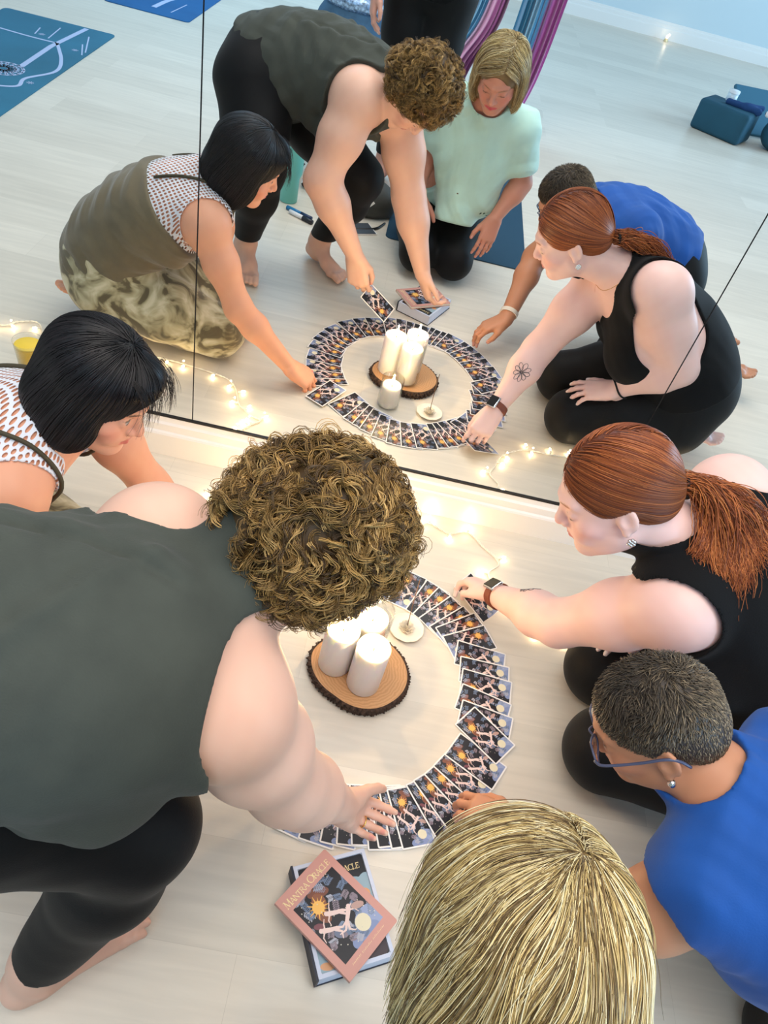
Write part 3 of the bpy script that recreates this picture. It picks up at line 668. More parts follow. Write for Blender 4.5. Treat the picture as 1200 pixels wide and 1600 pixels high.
def pillar(x, y, z, r, h, label, glass=None):
    root = empty('pillar_candle', (x, y, z), label=label, cat='candle', group=None)
    bm = bmesh.new(); lathe(bm, [(0, z + .0005), (r * .94, z + .0005), (r, z + .004), (r, z + h - .004), (r * .97, z + h), (r * .88, z + h - .001), (r * .80, z + h - .006)], 48, x, y); part('wax', bm, M_WAX, root)
    bm = bmesh.new(); lathe(bm, [(r * .80, z + h - .006), (r * .5, z + h - .009), (0, z + h - .010)], 48, x, y); part('wax_pool', bm, M_WARM, root)
    bm = bmesh.new(); lathe(bm, [(0, z + h - .010), (.0012, z + h - .010), (.001, z + h + .002), (0, z + h + .003)], 8, x, y); part('wick', bm, M_WICK, root)
    flame(root, x, y, z + h + .001)
    if glass:
        gr, gh = glass; bm = bmesh.new(); zb = z; lathe(bm, [(0, zb + .0002), (gr * .96, zb + .0002), (gr, zb + .004), (gr, zb + gh - .001), (gr - .001, zb + gh), (gr - .0018, zb + gh - .001), (gr - .0018, zb + .006), (0, zb + .005)], 56, x, y); part('glass_cylinder', bm, M_GLASS, root)
SZ = .026
pillar(.138, .903, SZ, .036, .136, 'white pillar candle at the near edge of the log slice')
pillar(.070, .937, SZ, .036, .134, 'white pillar candle at the left edge of the log slice')
pillar(.128, .980, SZ + .006, .034, .125, 'candle in a tall clear glass cylinder at the back of the log slice', (.0415, .155))
pillar(.088, 1.092, .006, .030, .075, 'low candle in a clear glass on the floor, nearest the mirror', (.0355, .100))
# the log slice
root = empty('log_slice', (.13, .925, 0), label='slice of a log with rough dark bark carrying the candles', cat='wood slice')
out = [(.012, .955), (.020, .915), (.045, .880), (.080, .858), (.110, .843), (.142, .838), (.178, .846), (.208, .868), (.232, .900), (.240, .935), (.233, .970), (.215, 1.000), (.190, 1.022), (.150, 1.032), (.105, 1.028), (.060, 1.012), (.028, .988)]
lp = spline(out + out[:3], 17 * 10 + 20)[10:-10]; cc_ = A3(.128, .935)
NN = 190; ang = np.linspace(0, 2 * math.pi, NN, endpoint=False); pa = np.arctan2(np.array(out)[:, 1] - cc_[1], np.array(out)[:, 0] - cc_[0]); pr = np.hypot(np.array(out)[:, 1] - cc_[1], np.array(out)[:, 0] - cc_[0]); o_ = np.argsort(pa); rad_ = np.interp(ang, np.concatenate([pa[o_] - 2 * math.pi, pa[o_], pa[o_] + 2 * math.pi]), np.tile(pr[o_], 3))
k_ = np.hanning(15); k_ /= k_.sum(); rad_ = np.convolve(np.concatenate([rad_[-7:], rad_, rad_[:7]]), k_, 'valid')
def slice_ring(sc, z, jit=0): return np.stack([cc_[0] + np.cos(ang) * (rad_ * sc + jit), cc_[1] + np.sin(ang) * (rad_ * sc + jit), np.full(NN, z)], -1)
rows = [slice_ring(1e-3, SZ), slice_ring(.5, SZ), slice_ring(.955, SZ)]; V = np.concatenate(rows); F = [(k * NN + i, k * NN + (i + 1) % NN, (k + 1) * NN + (i + 1) % NN, (k + 1) * NN + i) for k in range(2) for i in range(NN)]
M_WOOD = bpy.data.materials.new('cut wood'); M_WOOD.use_nodes = True; nt = M_WOOD.node_tree; b = nt.nodes['Principled BSDF']; tc = nt.nodes.new('ShaderNodeTexCoord'); mp = nt.nodes.new('ShaderNodeMapping'); mp.inputs['Location'].default_value = (-.128, -.945, 0); wv = nt.nodes.new('ShaderNodeTexWave'); wv.wave_type = 'RINGS'; wv.rings_direction = 'Z'; wv.inputs['Scale'].default_value = 48; wv.inputs['Distortion'].default_value = 7; wv.inputs['Detail'].default_value = 3; rp = nt.nodes.new('ShaderNodeValToRGB'); rp.color_ramp.elements[0].color = (*S3(186, 138, 92), 1); rp.color_ramp.elements[1].color = (*S3(202, 154, 106), 1)
nt.links.new(tc.outputs['Object'], mp.inputs[0]); nt.links.new(mp.outputs[0], wv.inputs[0]); nt.links.new(wv.outputs[0], rp.inputs[0]); nt.links.new(rp.outputs[0], b.inputs['Base Color']); b.inputs['Roughness'].default_value = .6
mesh_np('wood_top', V, F, M_WOOD, root)
rows = [slice_ring(.955, SZ)]
for k, z in enumerate(np.linspace(SZ - .001, .0005, 9)):
    j = .0022 * np.sin(ang * 47 + k * .7) + .0018 * np.sin(ang * 83 + 1.3 * k) + RNG.normal(0, .0012, NN); rows.append(slice_ring(1.02 - .05 * abs(k - 3) / 6, z, j))
V = np.concatenate(rows); F = [(k * NN + i, k * NN + (i + 1) % NN, (k + 1) * NN + (i + 1) % NN, (k + 1) * NN + i) for k in range(len(rows) - 1) for i in range(NN)]
mesh_np('bark', V, np.array(F)[:, ::-1], mat('bark', S3(66, 48, 38), .95, noise=(120, .5), bump=(160, .9)), root, smooth=False)

# ------------------------------------------------------------------ incense flower dish
root = empty('incense_dish', (.224, 1.088, 0), label='small scalloped white dish with a lotus flower incense holder', cat='incense holder'); dx, dy = .224, 1.088
M_CER = mat('white ceramic', S3(240, 232, 216), .35)
n = 96; prof = [(0, .003), (.020, .003), (.034, .005), (.0395, .0095), (.041, .0105), (.040, .008), (.033, .002), (.018, .0005), (0, .0005)]; V = []; F = []
for r, z in prof:
    for i in range(n):
        a = 2 * math.pi * i / n; w = 1 + .035 * abs(math.sin(a * 5)) * (r / .04); V.append((dx + r * w * math.cos(a), dy + r * w * math.sin(a), z))
for k in range(len(prof) - 1):
    for i in range(n): F.append((k * n + i, k * n + (i + 1) % n, (k + 1) * n + (i + 1) % n, (k + 1) * n + i))
mesh_np('dish', V, F, M_CER, root)
for layer, (cnt, r0, r1, h0, h1, wd) in enumerate([(9, .004, .020, .004, .010, .0075), (8, .003, .0155, .006, .0165, .0065), (6, .002, .0105, .008, .021, .0052), (4, .001, .005, .010, .022, .0036)]):
    V = []; F = []
    for k in range(cnt):
        a = 2 * math.pi * k / cnt + layer * .35; d_ = A3(math.cos(a), math.sin(a), 0); s_ = A3(-math.sin(a), math.cos(a), 0); b0 = len(V)
        for th in (0, .0012):
            for i in range(7):
                t = i / 6; w = wd * math.sin(math.pi * min(1, .12 + t * .86)) ** .7 * (1 - .25 * t); r = r0 + (r1 - r0) * t; z = h0 + (h1 - h0) * t ** 1.6 + th
                for j in (-1, -.5, 0, .5, 1): V.append(A3(dx, dy, 0) + d_ * (r - .25 * abs(j) * w * .3) + s_ * j * w + A3(0, 0, z + .0018 * j * j))
        for s2 in (0, 35):
            for i in range(6):
                for j in range(4): q = b0 + s2 + i * 5 + j; F.append((q, q + 1, q + 6, q + 5))
    mesh_np('petal_ring', V, F, M_CER, root)
st = empty('incense_stick', (dx, dy, .012), label='thin incense stick standing in the white lotus holder', cat='incense')
tube('stick', [A3(dx, dy, .014), A3(dx - .004, dy + .010, .10), A3(dx - .006, dy + .018, .165)], .0011, mat('incense', S3(120, 92, 70), .9), st, 6)

# ------------------------------------------------------------------ fairy lights
root = empty('string_lights', (0, 1.45, 0), label='string of warm white fairy lights winding along the foot of the mirror wall', cat='fairy lights')
SP = [(-1.45, 1.20), (-1.25, 1.13), (-1.107, 1.143), (-1.067, 1.105), (-1.015, 1.09), (-.948, 1.165), (-.81, 1.17), (-.70, 1.13), (-.62, 1.125), (-.55, 1.128), (-.452, 1.140), (-.405, 1.155), (-.375, 1.19), (-.345, 1.262), (-.300, 1.300), (-.27, 1.312), (-.295, 1.345), (-.310, 1.385), (-.264, 1.445), (-.19, 1.46), (-.08, 1.43), (0, 1.452), (.10, 1.44), (.205, 1.42), (.256, 1.452), (.312, 1.432), (.366, 1.450), (.407, 1.411), (.443, 1.379), (.451, 1.355), (.425, 1.320), (.439, 1.28), (.467, 1.215), (.540, 1.165), (.616, 1.160), (.677, 1.155), (.78, 1.16), (.90, 1.19), (1.0, 1.15), (1.06, 1.10), (1.12, 1.13), (1.20, 1.10), (1.35, 1.14)]
sp = spline([(x, y, .003) for x, y in SP], 900); M_CORD = mat('white cord', S3(238, 234, 222), .5)
tw = np.arange(900) * .55
for ph in (0, math.pi): tube('cord', np.stack([sp[:, 0] + .0014 * np.cos(tw + ph), sp[:, 1] + .0014 * np.cos(tw + ph), sp[:, 2] + .0006 + .0013 * (1 + np.sin(tw + ph))], -1), .0014, M_CORD, root, 5)
BL = [(-1.22, 1.16), (-1.11, 1.165), (-1.07, 1.14), (-1.0, 1.12), (-.93, 1.19), (-.80, 1.19), (-.66, 1.15), (-.60, 1.14), (-.55, 1.165), (-.455, 1.165), (-.385, 1.175), (-.345, 1.20), (-.365, 1.262), (-.312, 1.262), (-.255, 1.292), (-.312, 1.34), (-.335, 1.375), (-.262, 1.470), (-.262, 1.445), (-.15, 1.475), (-.05, 1.455), (.05, 1.47), (.14, 1.42), (.205, 1.418), (.256, 1.477), (.315, 1.412), (.366, 1.474), (.469, 1.386), (.405, 1.318), (.455, 1.262), (.49, 1.238), (.540, 1.140), (.56, 1.185), (.62, 1.135), (.682, 1.135), (.79, 1.14), (.95, 1.20), (1.045, 1.085), (1.09, 1.14), (1.13, 1.11), (-.293, 1.335)]
M_BULB = mat('lit bulb', (1, .9, .7), .3, emit=(1.0, .72, .38), estr=22)
bm0 = bmesh.new(); lathe(bm0, [(0, 0), (.0022, .0005), (.0038, .003), (.0040, .007), (.0028, .011), (0, .014)], 12); meB = bpy.data.meshes.new('bulb'); bm0.to_mesh(meB); bm0.free(); meB.materials.append(M_BULB)
bm0 = bmesh.new(); lathe(bm0, [(0, -.009), (.0030, -.009), (.0034, -.002), (.0026, .001), (0, .001)], 10); meS = bpy.data.meshes.new('socket'); bm0.to_mesh(meS); bm0.free(); meS.materials.append(M_CORD)
for p in meB.polygons: p.use_smooth = True
for i, (x, y) in enumerate(BL):
    k = np.argmin(np.hypot(sp[:, 0] - x, sp[:, 1] - y)); d_ = A3(x - sp[k, 0], y - sp[k, 1], 0); l = np.linalg.norm(d_); d_ = d_ / l if l > .003 else A3(math.cos(i * 2.1), math.sin(i * 2.1), 0); st_ = sp[k] + A3(0, 0, .002); b_ = st_ + d_ * .013 + A3(0, 0, .0035)
    q = Vector(d_ + A3(0, 0, .12)).to_track_quat('Z', 'Y').to_matrix().to_4x4()
    for nm, me_ in (('bulb', meB), ('socket', meS)):
        o = bpy.data.objects.new(nm, me_); COL.objects.link(o); o.parent = root; o.matrix_parent_inverse = root.matrix_basis.inverted(); o.matrix_basis = Matrix.Translation(Vector(b_)) @ q
    if i % 2 == 0:
        l = bpy.data.lights.new('fairy_glow', 'POINT'); l.energy = .05; l.color = (1, .70, .36); l.shadow_soft_size = .002; lo = bpy.data.objects.new('fairy_glow', l); COL.objects.link(lo); lo.location = (b_[0], b_[1], .026)

# ------------------------------------------------------------------ drink
root = empty('drink_glass', (-.926, 1.335, 0), label='clear plastic cup of yellow juice at the foot of the mirror, far left', cat='drink'); gx, gy = -.926, 1.335
bm = bmesh.new(); lathe(bm, [(0, .001), (.026, .001), (.028, .004), (.0385, .115), (.040, .118), (.0378, .116), (.0270, .006), (0, .004)], 40, gx, gy); part('cup', bm, M_GLASS, root)
bm = bmesh.new(); lathe(bm, [(0, .0045), (.0272, .0062), (.0352, .098), (.0354, .101), (0, .101)], 40, gx, gy); part('juice', bm, mat('orange drink', S3(255, 200, 0), .3), root)
bm = bmesh.new(); lathe(bm, [(0, .1015), (.033, .1015), (.0355, .1045), (.033, .1065), (0, .1065)], 30, gx, gy); part('foam', bm, mat('pale foam', S3(255, 214, 70), .6), root)

# ------------------------------------------------------------------ people
def S3(r, g, b): return tuple(((x / 255 + .055) / 1.055) ** 2.4 if x > 10 else x / 255 / 12.92 for x in (r, g, b))
M_OLIVE = mat('olive grey jersey', S3(59, 63, 56), .9, sheen=.05, noise=(18, .12), bump=(420, .25))
M_BLACKL = mat('black leggings cloth', S3(11, 11, 13), .65, sheen=.04, spec=.22, bump=(500, .15))
M_BLACKT = mat('black ribbed tank cloth', S3(10, 10, 12), .85, sheen=.04, spec=.2, bump=(380, .3))
M_TAUPE = mat('taupe jersey', S3(104, 92, 68), .8, sheen=.3, noise=(25, .1), bump=(420, .25))
M_BLUE = mat('royal blue jersey', S3(2, 76, 158), .8, sheen=.06, noise=(14, .08), bump=(420, .2))
M_MINT = mat('mint cotton', S3(188, 226, 214), .85, sheen=.3, noise=(12, .05), bump=(420, .2))
M_HAIR = mat('hair strands', attr=True, rough=.45, spec=.4)
M_STRAP = mat('dark olive strap', S3(66, 58, 38), .7)
M_GOLD = mat('gold jewellery', S3(232, 190, 110), .18, 1.0)
M_STEEL = mat('polished steel', S3(215, 215, 215), .15, 1.0)
M_BLACKP = mat('black plastic', S3(14, 14, 16), .3)
M_ELAST = mat('black hair elastic', S3(12, 12, 12), .8)

def person_root(name, at, label, group=None):
    return empty(name, at, label=label, cat='person', group=group)
def ring(name, c, axis, r, tr, material, parent, flat=1.0, n=28, wob=0.0):
    a = frame(axis, (0.1, .2, .97)); pts = []
    for i in range(n + 1):
        t = 2 * math.pi * i / n; pts.append(A3(*c) + a[0] * math.cos(t) * (r[0] if not np.isscalar(r) else r) + a[2] * math.sin(t) * (r[1] if not np.isscalar(r) else r))
    return tube(name, pts, tr, material, parent, 8)
def band(name, fn, c, axis, r, width, thick, material, parent, off=.0015, n=40):
    """flat band around a limb, following its surface"""
    a = frame(axis, (0.1, .2, .97)); rows = []
    for w in (-.5, .5):
        P = np.array([A3(*c) + a[1] * w * width + (a[0] * math.cos(t) + a[2] * math.sin(t)) * r for t in np.linspace(0, 2 * math.pi, n, endpoint=False)])
        rows.append(P)
    inn = [project(fn, P, off * .2) for P in rows]; out = [project(fn, P, off + thick) for P in rows]
    R4 = [inn[0], out[0], out[1], inn[1]]; V = np.concatenate(R4); F = []
    for k in range(4):
        for i in range(n):
            j = (i + 1) % n; k2 = (k + 1) % 4; F.append((k * n + i, k * n + j, k2 * n + j, k2 * n + i))
    return mesh_np(name, V, F, material, parent, smooth=False)
def surf_tube(name, fn, pts, off, r, material, parent, n=40, sides=6):
    P = project(fn, spline(pts, n), off, 4); return tube(name, P, r, material, parent, sides)

def shell_hair(F, c, sc, parts, subs=()):
    """smooth solid mass under the strands; parts: (centre, radii, k) in head space"""
    m_ = Shape()
    for p, r, k in parts: m_.ell(local(F, c, A3(*p) * sc), A3(*r) * sc, F, k)
    for p, r, k in subs: m_.ell(local(F, c, A3(*p) * sc), A3(*r) * sc, F, k, -1)
    return m_
def hair_object(root, mass, strands, radii, cols, core_col, h=.004, sides=3, extra=()):
    fn = lambda X, bc=None, br=0: mass.ev(X, bc, br)
    lo, hi = mass.bounds(); V, F = surface(fn, lo, hi, h); V = relax(V, F, 1)
    parts = [(V, F, np.tile(A3(*core_col), (len(V), 1)))]
    for st, r, c in zip(strands, radii, cols): parts.append(tubes(st, r, sides, c))
    parts += list(extra)
    V, F, C = merge(parts)
    return mesh_np('hair', V, F, M_HAIR, root, cols=C)
def taper(n, S, r, tip=.25, root=.7):
    t = np.linspace(0, 1, S); return np.broadcast_to(r * (root + (1 - root) * np.minimum(1, t * 5)) * (1 - (1 - tip) * t ** 3), (n, S))

# ---------- the curly haired woman bending in from the left
def person_curly():
    root = person_root('person', (-.35, .42, 0), 'curly haired woman in an olive grey tank top, bending over the cards at left')
    J = dict(pelvis=(-.52, .385, .665), waist=(-.36, .395, .70), chest=(-.215, .435, .685), neck=(-.105, .525, .70),
             fwd=[(.15, .0, -1), (.1, .0, -1), (.15, .05, -1)], shL=(-.200, .595, .700), shR=(-.075, .435, .645),
             elL=(-.262, .665, .47), wrL=(-.118, .655, .245), elR=(.015, .475, .405), wrR=(.118, .553, .195),
             hiL=(-.545, .47, .64), hiR=(-.50, .31, .63), knL=(-.475, .560, .42), knR=(-.165, .385, .395), anL=(-.535, .42, .085), anR=(-.285, .278, .085),
             head=(-.022, .600, .760), hf=(.30, .12, -.95), hu=(.85, .40, .32))
    sz = dict(w=(.155, .142, .140), d=(.140, .140, .128), rsh=.062, arm=(.066, .066, .052, .050, .028), leg=(.112, .098, .072, .062, .036), bust=.07, rn=.054)
    B = figure(J, sz)
    al = dressfn(B['core'], B['neck'])
    for s in 'LR': al.add(B['legs'][s], .03).add(B['arms'][s], .035)
    cloth = upper_body(B)
    al.add(B['head'])
    tipsR, nR = hand(al, J['wrR'], (.45, .28, -.85), (.25, .85, .35), [(34, 38, 22), (38, 42, 22), (42, 45, 25), (48, 48, 25)], sc=.92)
    kR = hand.knuckles[2]
    tipsL, nL = hand(al, J['wrL'], (.30, .18, -.93), (.92, .1, .3), [(35, 50, 30), (45, 55, 30), (50, 60, 30), (55, 60, 30)], thumb=dict(pts=[(.022, .020, .006), (.050, .040, .022), (.078, .042, .034), (.098, .036, .036)]))
    foot(al, J['anR'], (.155, .165, 0), medial=(-.4, 1, 0)); foot(al, J['anL'], (.06, .17, 0), medial=(1, -.3, 0))
    skin = S3(226, 180, 158)
    pt = facepaint(B['HF'], B['hc'], brow=S3(120, 85, 60), lip=S3(196, 110, 104)) + nails(tipsR, nR, S3(226, 160, 150)) + nails(tipsL, nL, S3(226, 160, 150))
    skin_mesh(root, al, skin, pt)
    fn = lambda X, bc=None, br=0: cloth.ev(X, bc, br)
    lo, hi = cloth.bounds(.04)
    # tank top
    arms = Shape().cone(A3(-.035, .438, .675), A3(-.01, .45, .50), .100, .115, .02).cone(A3(-.195, .640, .735), A3(-.235, .655, .56), .106, .108, .02)
    neckcut = Shape().cone(A3(-.035, .590, .705), A3(.1, .65, .72), .060, .09, .01).cone(A3(-.07, .53, .61), A3(-.03, .55, .5), .058, .09, .02)
    fo = folds([((.85, .35, -.45), 95, .0052, 1.3), ((.35, .9, .3), 62, .0044, 4.1), ((.75, -.5, .6), 130, .0022, 2.2)])
    CR1 = [(-.30, .31), (-.26, .351), (-.231, .39), (-.203, .44), (-.164, .493)]; CR2 = [(-.40, .475), (-.32, .487), (-.285, .494), (-.234, .496), (-.172, .488), (-.14, .481)]; CR3 = [(-.40, .462), (-.32, .473), (-.285, .479), (-.234, .480), (-.172, .471), (-.14, .464)]
    def crease(X, pts, h_, w_):
        P_ = np.array(pts); best = np.full(X.shape[:-1], 9.0)
        for a_, b_ in zip(P_[:-1], P_[1:]):
            ab = b_ - a_; t_ = np.clip(((X[..., 0] - a_[0]) * ab[0] + (X[..., 1] - a_[1]) * ab[1]) / (ab @ ab), 0, 1); best = np.minimum(best, np.hypot(X[..., 0] - a_[0] - t_ * ab[0], X[..., 1] - a_[1] - t_ * ab[1]))
        return h_ * np.exp(-(best / w_) ** 2) * np.clip((X[..., 2] - .66) * 12, 0, 1)
    def gate(X):
        extra = crease(X, CR1, .0065, .010) + crease(X, CR2, .006, .016) - crease(X, CR3, .0055, .006)
        return fo(X) * np.clip((-X[..., 0] - .12) * 6, .15, 1) + extra
    garment('tank_top', fn, lo, hi, .012, [((-.555, .40, .63), (-.90, 0, -.43)), ((0, 0, .50), (0, 0, -1))], [arms, neckcut], M_OLIVE, root, .0045, gate)
    # leggings
    low, fcut = lower_body(B, J)
    fl = lambda X, bc=None, br=0: low.ev(X, bc, br)
    lo, hi = low.bounds(.04); fo2 = folds([((.1, .2, 1), 48, .0016, .7)])
    garment('leggings', fl, lo, hi, .007, [((0, 0, .115), (0, 0, -1))], [], M_BLACKL, root, .0045, fo2)
    # hair: solid mass with loose curls
    F, c = B['HF'], B['hc']
    mass = shell_hair(F, c, 1.0, [((0, -.022, .040), (.078, .094, .078), .03), ((0, -.068, -.01), (.066, .043, .068), .03), ((.050, -.02, -.0), (.040, .055, .060), .02), ((-.050, -.02, .0), (.040, .055, .060), .02)], [((0, .115, -.03), (.075, .08, .075), .02)])
    mf = lambda X, bc=None, br=0: mass.ev(X, bc, br)
    N = 3300; S = 32
    dirs = RNG.normal(size=(N, 3)); dirs /= np.linalg.norm(dirs, axis=1, keepdims=True)
    dirs = dirs[(dirs[:, 2] > -.75) & ~((dirs[:, 1] > .45) & (dirs[:, 2] < .45))]; N = len(dirs)
    P0 = local(F, c, dirs * .11 + A3(0, -.02, .03))
    G = A3(0, 0, -1.0)
    crown = local(F, c, (0, -.05, .13))
    base = grow(mf, P0, lambda P, t: (P - crown) * 2.6 + G * .5 + np.stack([np.sin(P[:, 1] * 71 + P[:, 2] * 40), np.sin(P[:, 2] * 67 + P[:, 0] * 50), np.sin(P[:, 0] * 73 + 2)], 1) * .75, S, .0032, RNG.uniform(.001, .012, (N, 1)) + np.linspace(0, 1, S)[None] ** 1.4 * RNG.uniform(-.002, .013, (N, 1)))
    T = np.gradient(base, axis=1); T /= np.linalg.norm(T, axis=2, keepdims=True); n1 = np.cross(T, G + RNG.normal(0, .3, (N, 1, 3))); n1 /= np.linalg.norm(n1, axis=2, keepdims=True) + 1e-6; n2 = np.cross(T, n1)
    ph = RNG.uniform(0, 6.28, (N, 1)); fr = RNG.uniform(.6, 1.5, (N, 1)) * 2 * math.pi * 2.6; am = RNG.uniform(.004, .0105, (N, 1)); tt = np.linspace(0, 1, S)[None]; hand_ = RNG.choice([-1, 1], (N, 1))
    strands = []; cols = []; rad = []
    pal = [S3(124, 94, 50), S3(150, 116, 64), S3(96, 70, 36), S3(184, 148, 92), S3(76, 55, 30), S3(136, 104, 56), S3(164, 128, 72)]
    cc = strandcols(N, S, pal, .10)
    for j in range(6):
        dph = RNG.normal(0, .22, (N, 1)); a = am * (tt ** .5) * (1 + RNG.normal(0, .15, (N, 1)))
        q = base + n1 * (a * np.cos(fr * tt * hand_ + ph + dph) + RNG.normal(0, .0018, (N, 1)))[..., None] + n2 * (a * np.sin(fr * tt * hand_ + ph + dph) + RNG.normal(0, .0018, (N, 1)))[..., None]
        strands.append(q); rad.append(taper(N, S, .00060, .3)); cols.append(np.clip(cc * (1 + RNG.normal(0, .16, (N, 1, 1))), 0, 1))
    hair_object(root, mass, strands, rad, cols, S3(74, 55, 31))
    ring('finger_ring', kR[0], kR[1], .0098, .0013, M_GOLD, root)
    return root

# ---------- the dark haired woman kneeling by the mirror
def person_bob():
    root = person_root('person', (-.65, .98, 0), 'woman with a black bob, taupe top and camouflage trousers, kneeling beside the mirror wall')
    J = dict(pelvis=(-.82, .98, .22), waist=(-.755, .98, .34), chest=(-.625, .98, .435), neck=(-.545, .975, .505),
             fwd=[(1, 0, -.55), (.8, 0, -.75), (.55, 0, -.85)], shL=(-.505, 1.105, .455), shR=(-.545, .855, .435),
             elL=(-.395, 1.135, .245), wrL=(-.232, 1.115, .075), elR=(-.53, .835, .20), wrR=(-.487, .915, .085),
             hiL=(-.80, 1.06, .18), hiR=(-.80, .90, .18), knL=(-.475, 1.025, .082), knR=(-.47, .91, .085), anL=(-.775, 1.00, .055), anR=(-.80, .955, .055),
             head=(-.428, .990, .598), hf=(.88, -.20, -.42), hu=(.42, .05, .90), face=dict(smile=1.0))
    sz = dict(w=(.165, .145, .145), d=(.125, .11, .105), rsh=.052, arm=(.052, .046, .036, .036, .024), leg=(.105, .088, .066, .056, .034), bust=.06, rn=.049, hs=.90)
    B = figure(J, sz)
    al = dressfn(B['core'], B['neck'])
    for s in 'LR': al.add(B['legs'][s], .03).add(B['arms'][s], .03)
    cloth = upper_body(B)
    al.add(B['head'])
    tL, nL = hand(al, J['wrL'], (.80, -.16, -.55), (.25, -.95, .1), [(30, 30, 20), (35, 35, 20), (40, 40, 25), (45, 45, 25)], sc=.9)
    tR, nR = hand(al, J['wrR'], (.62, .2, -.75), (.3, .9, .3), [(60, 60, 30)] * 4, sc=.88)
    foot(al, J['anL'], (-.80, -.55, -.08), up=(.1, 0, -1), medial=(-.2, 1, 0)); foot(al, J['anR'], (-.85, .35, -.08), up=(.1, 0, -1), medial=(-.2, -1, 0))
    skin = S3(228, 164, 132)
    pt = facepaint(B['HF'], B['hc'], .90, openeye=True, brow=S3(60, 35, 25), lip=S3(200, 100, 92), blush=S3(225, 120, 100)) + nails(tL, nL, S3(222, 120, 120)) + nails(tR, nR, S3(222, 120, 120))
    skin_mesh(root, al, skin, pt)
    fn = lambda X, bc=None, br=0: cloth.ev(X, bc, br); lo, hi = cloth.bounds(.04)
    up = nrm(A3(*J['neck']) - A3(*J['waist']))
    arms = Shape().cone(A3(*J['shL']) + A3(.008, .018, .006), mixs(J['shL'], J['elL'], .6), .070, .085, .02).cone(A3(*J['shR']) + A3(.010, -.006, .004), mixs(J['shR'], J['elR'], .6), .076, .088, .02)
    ncut = Shape().cone(A3(-.515, .977, .505), A3(-.40, .985, .58), .056, .10, .01).cone(A3(-.50, .977, .47), A3(-.42, .98, .30), .05, .08, .02)
    mesh_w = mat('white mesh knit', S3(226, 226, 232), .7, sheen=.3)
    nt = mesh_w.node_tree; b = nt.nodes['Principled BSDF']; tc = nt.nodes.new('ShaderNodeTexCoord'); vo = nt.nodes.new('ShaderNodeTexVoronoi'); vo.inputs['Scale'].default_value = 112; vo.inputs['Randomness'].default_value = .0; vo.voronoi_dimensions = '2D'
    mp = nt.nodes.new('ShaderNodeMapping'); mp.inputs['Rotation'].default_value = (0, .75, .785); mp.vector_type = 'TEXTURE'
    nt.links.new(tc.outputs['Object'], mp.inputs[0]); nt.links.new(mp.outputs[0], vo.inputs['Vector'])
    mt = nt.nodes.new('ShaderNodeMath'); mt.operation = 'GREATER_THAN'; mt.inputs[1].default_value = .34; nt.links.new(vo.outputs['Distance'], mt.inputs[0]); nt.links.new(mt.outputs[0], b.inputs['Alpha'])
    garment('mesh_bra', fn, lo, hi, .005, [(A3(-.70, .98, .40), -up)], [arms, ncut], mesh_w, root, .004)
    fo = folds([((.75, .1, .65), 105, .0050, .3), ((.3, .2, .9), 75, .0044, 2.4)])
    garment('tank_top', fn, lo, hi, .013, [(A3(-.635, .98, .46), nrm(up * .9 + A3(-.0, 0, .45) * 0)), (A3(-.80, .98, .20), A3(-.45, 0, -1)), (A3(-.58, .98, .5), A3(.3, 0, 1.2))], [arms, Shape().cone(A3(-.52, .977, .46), A3(-.42, .98, .34), .04, .06, .02)], M_TAUPE, root, .004, fo)
    for s, sh in (('L', 1), ('R', -1)):
        y = A3(*J['sh' + s]); q = y + (A3(*J['neck']) - y) * .42
        surf_tube('strap', fn, [A3(-.655, .98 + sh * .075, .52), q + A3(-.02, 0, .06), q + A3(.035, 0, .03), A3(-.515, .98 + sh * .075, .36)], .008, .0042, M_STRAP, root)
    # camouflage trousers
    low, fcut = lower_body(B, J)
    fl = lambda X, bc=None, br=0: low.ev(X, bc, br); lo, hi = low.bounds(.04)
    camo = mat('camouflage cloth', attr=False, rough=.85, sheen=.3); nt = camo.node_tree; b = nt.nodes['Principled BSDF']
    tc = nt.nodes.new('ShaderNodeTexCoord'); n = nt.nodes.new('ShaderNodeTexNoise'); n.inputs['Scale'].default_value = 13; n.inputs['Detail'].default_value = 3.5; n.inputs['Distortion'].default_value = 1.2
    r = nt.nodes.new('ShaderNodeValToRGB'); r.color_ramp.interpolation = 'LINEAR'
    r.color_ramp.elements[0].position = .36; r.color_ramp.elements[0].color = (*S3(92, 82, 58), 1); r.color_ramp.elements[1].position = .64; r.color_ramp.elements[1].color = (*S3(206, 198, 168), 1)
    for p, col in ((.42, S3(98, 88, 62)), (.47, S3(150, 140, 106)), (.54, S3(178, 168, 134))):
        e = r.color_ramp.elements.new(p); e.color = (*col, 1)
    nt.links.new(tc.outputs['Object'], n.inputs['Vector']); nt.links.new(n.outputs['Fac'], r.inputs[0]); nt.links.new(r.outputs[0], b.inputs['Base Color'])
    garment('trousers', fl, lo, hi, .011, [], [fcut], camo, root, .0045, folds([((.4, .2, .9), 60, .0022, 1.1), ((.9, .2, .2), 45, .002, 2.4)]))
    # bob
    F, c = B['HF'], B['hc']; sc = .89
    mass = shell_hair(F, c, sc, [((0, -.018, .040), (.090, .106, .090), .03), ((0, -.070, -.045), (.082, .050, .080), .03), ((.066, -.010, -.050), (.026, .062, .080), .02), ((-.066, -.010, -.050), (.026, .062, .080), .02), ((0, .058, .074), (.058, .034, .032), .02)], [((0, .115, -.045), (.066, .084, .104), .012)])
    mf = lambda X, bc=None, br=0: mass.ev(X, bc, br)
    N = 4200; S = 24; d = RNG.normal(size=(N * 2, 3)); d /= np.linalg.norm(d, axis=1, keepdims=True); d = d[d[:, 2] > .0][:N]; N = len(d)
    P0 = local(F, c, (d * A3(.09, .1, .09) + A3(0, -.01, .04)) * sc); top = local(F, c, A3(.0, .01, .13) * sc); gl = F[2] * -1
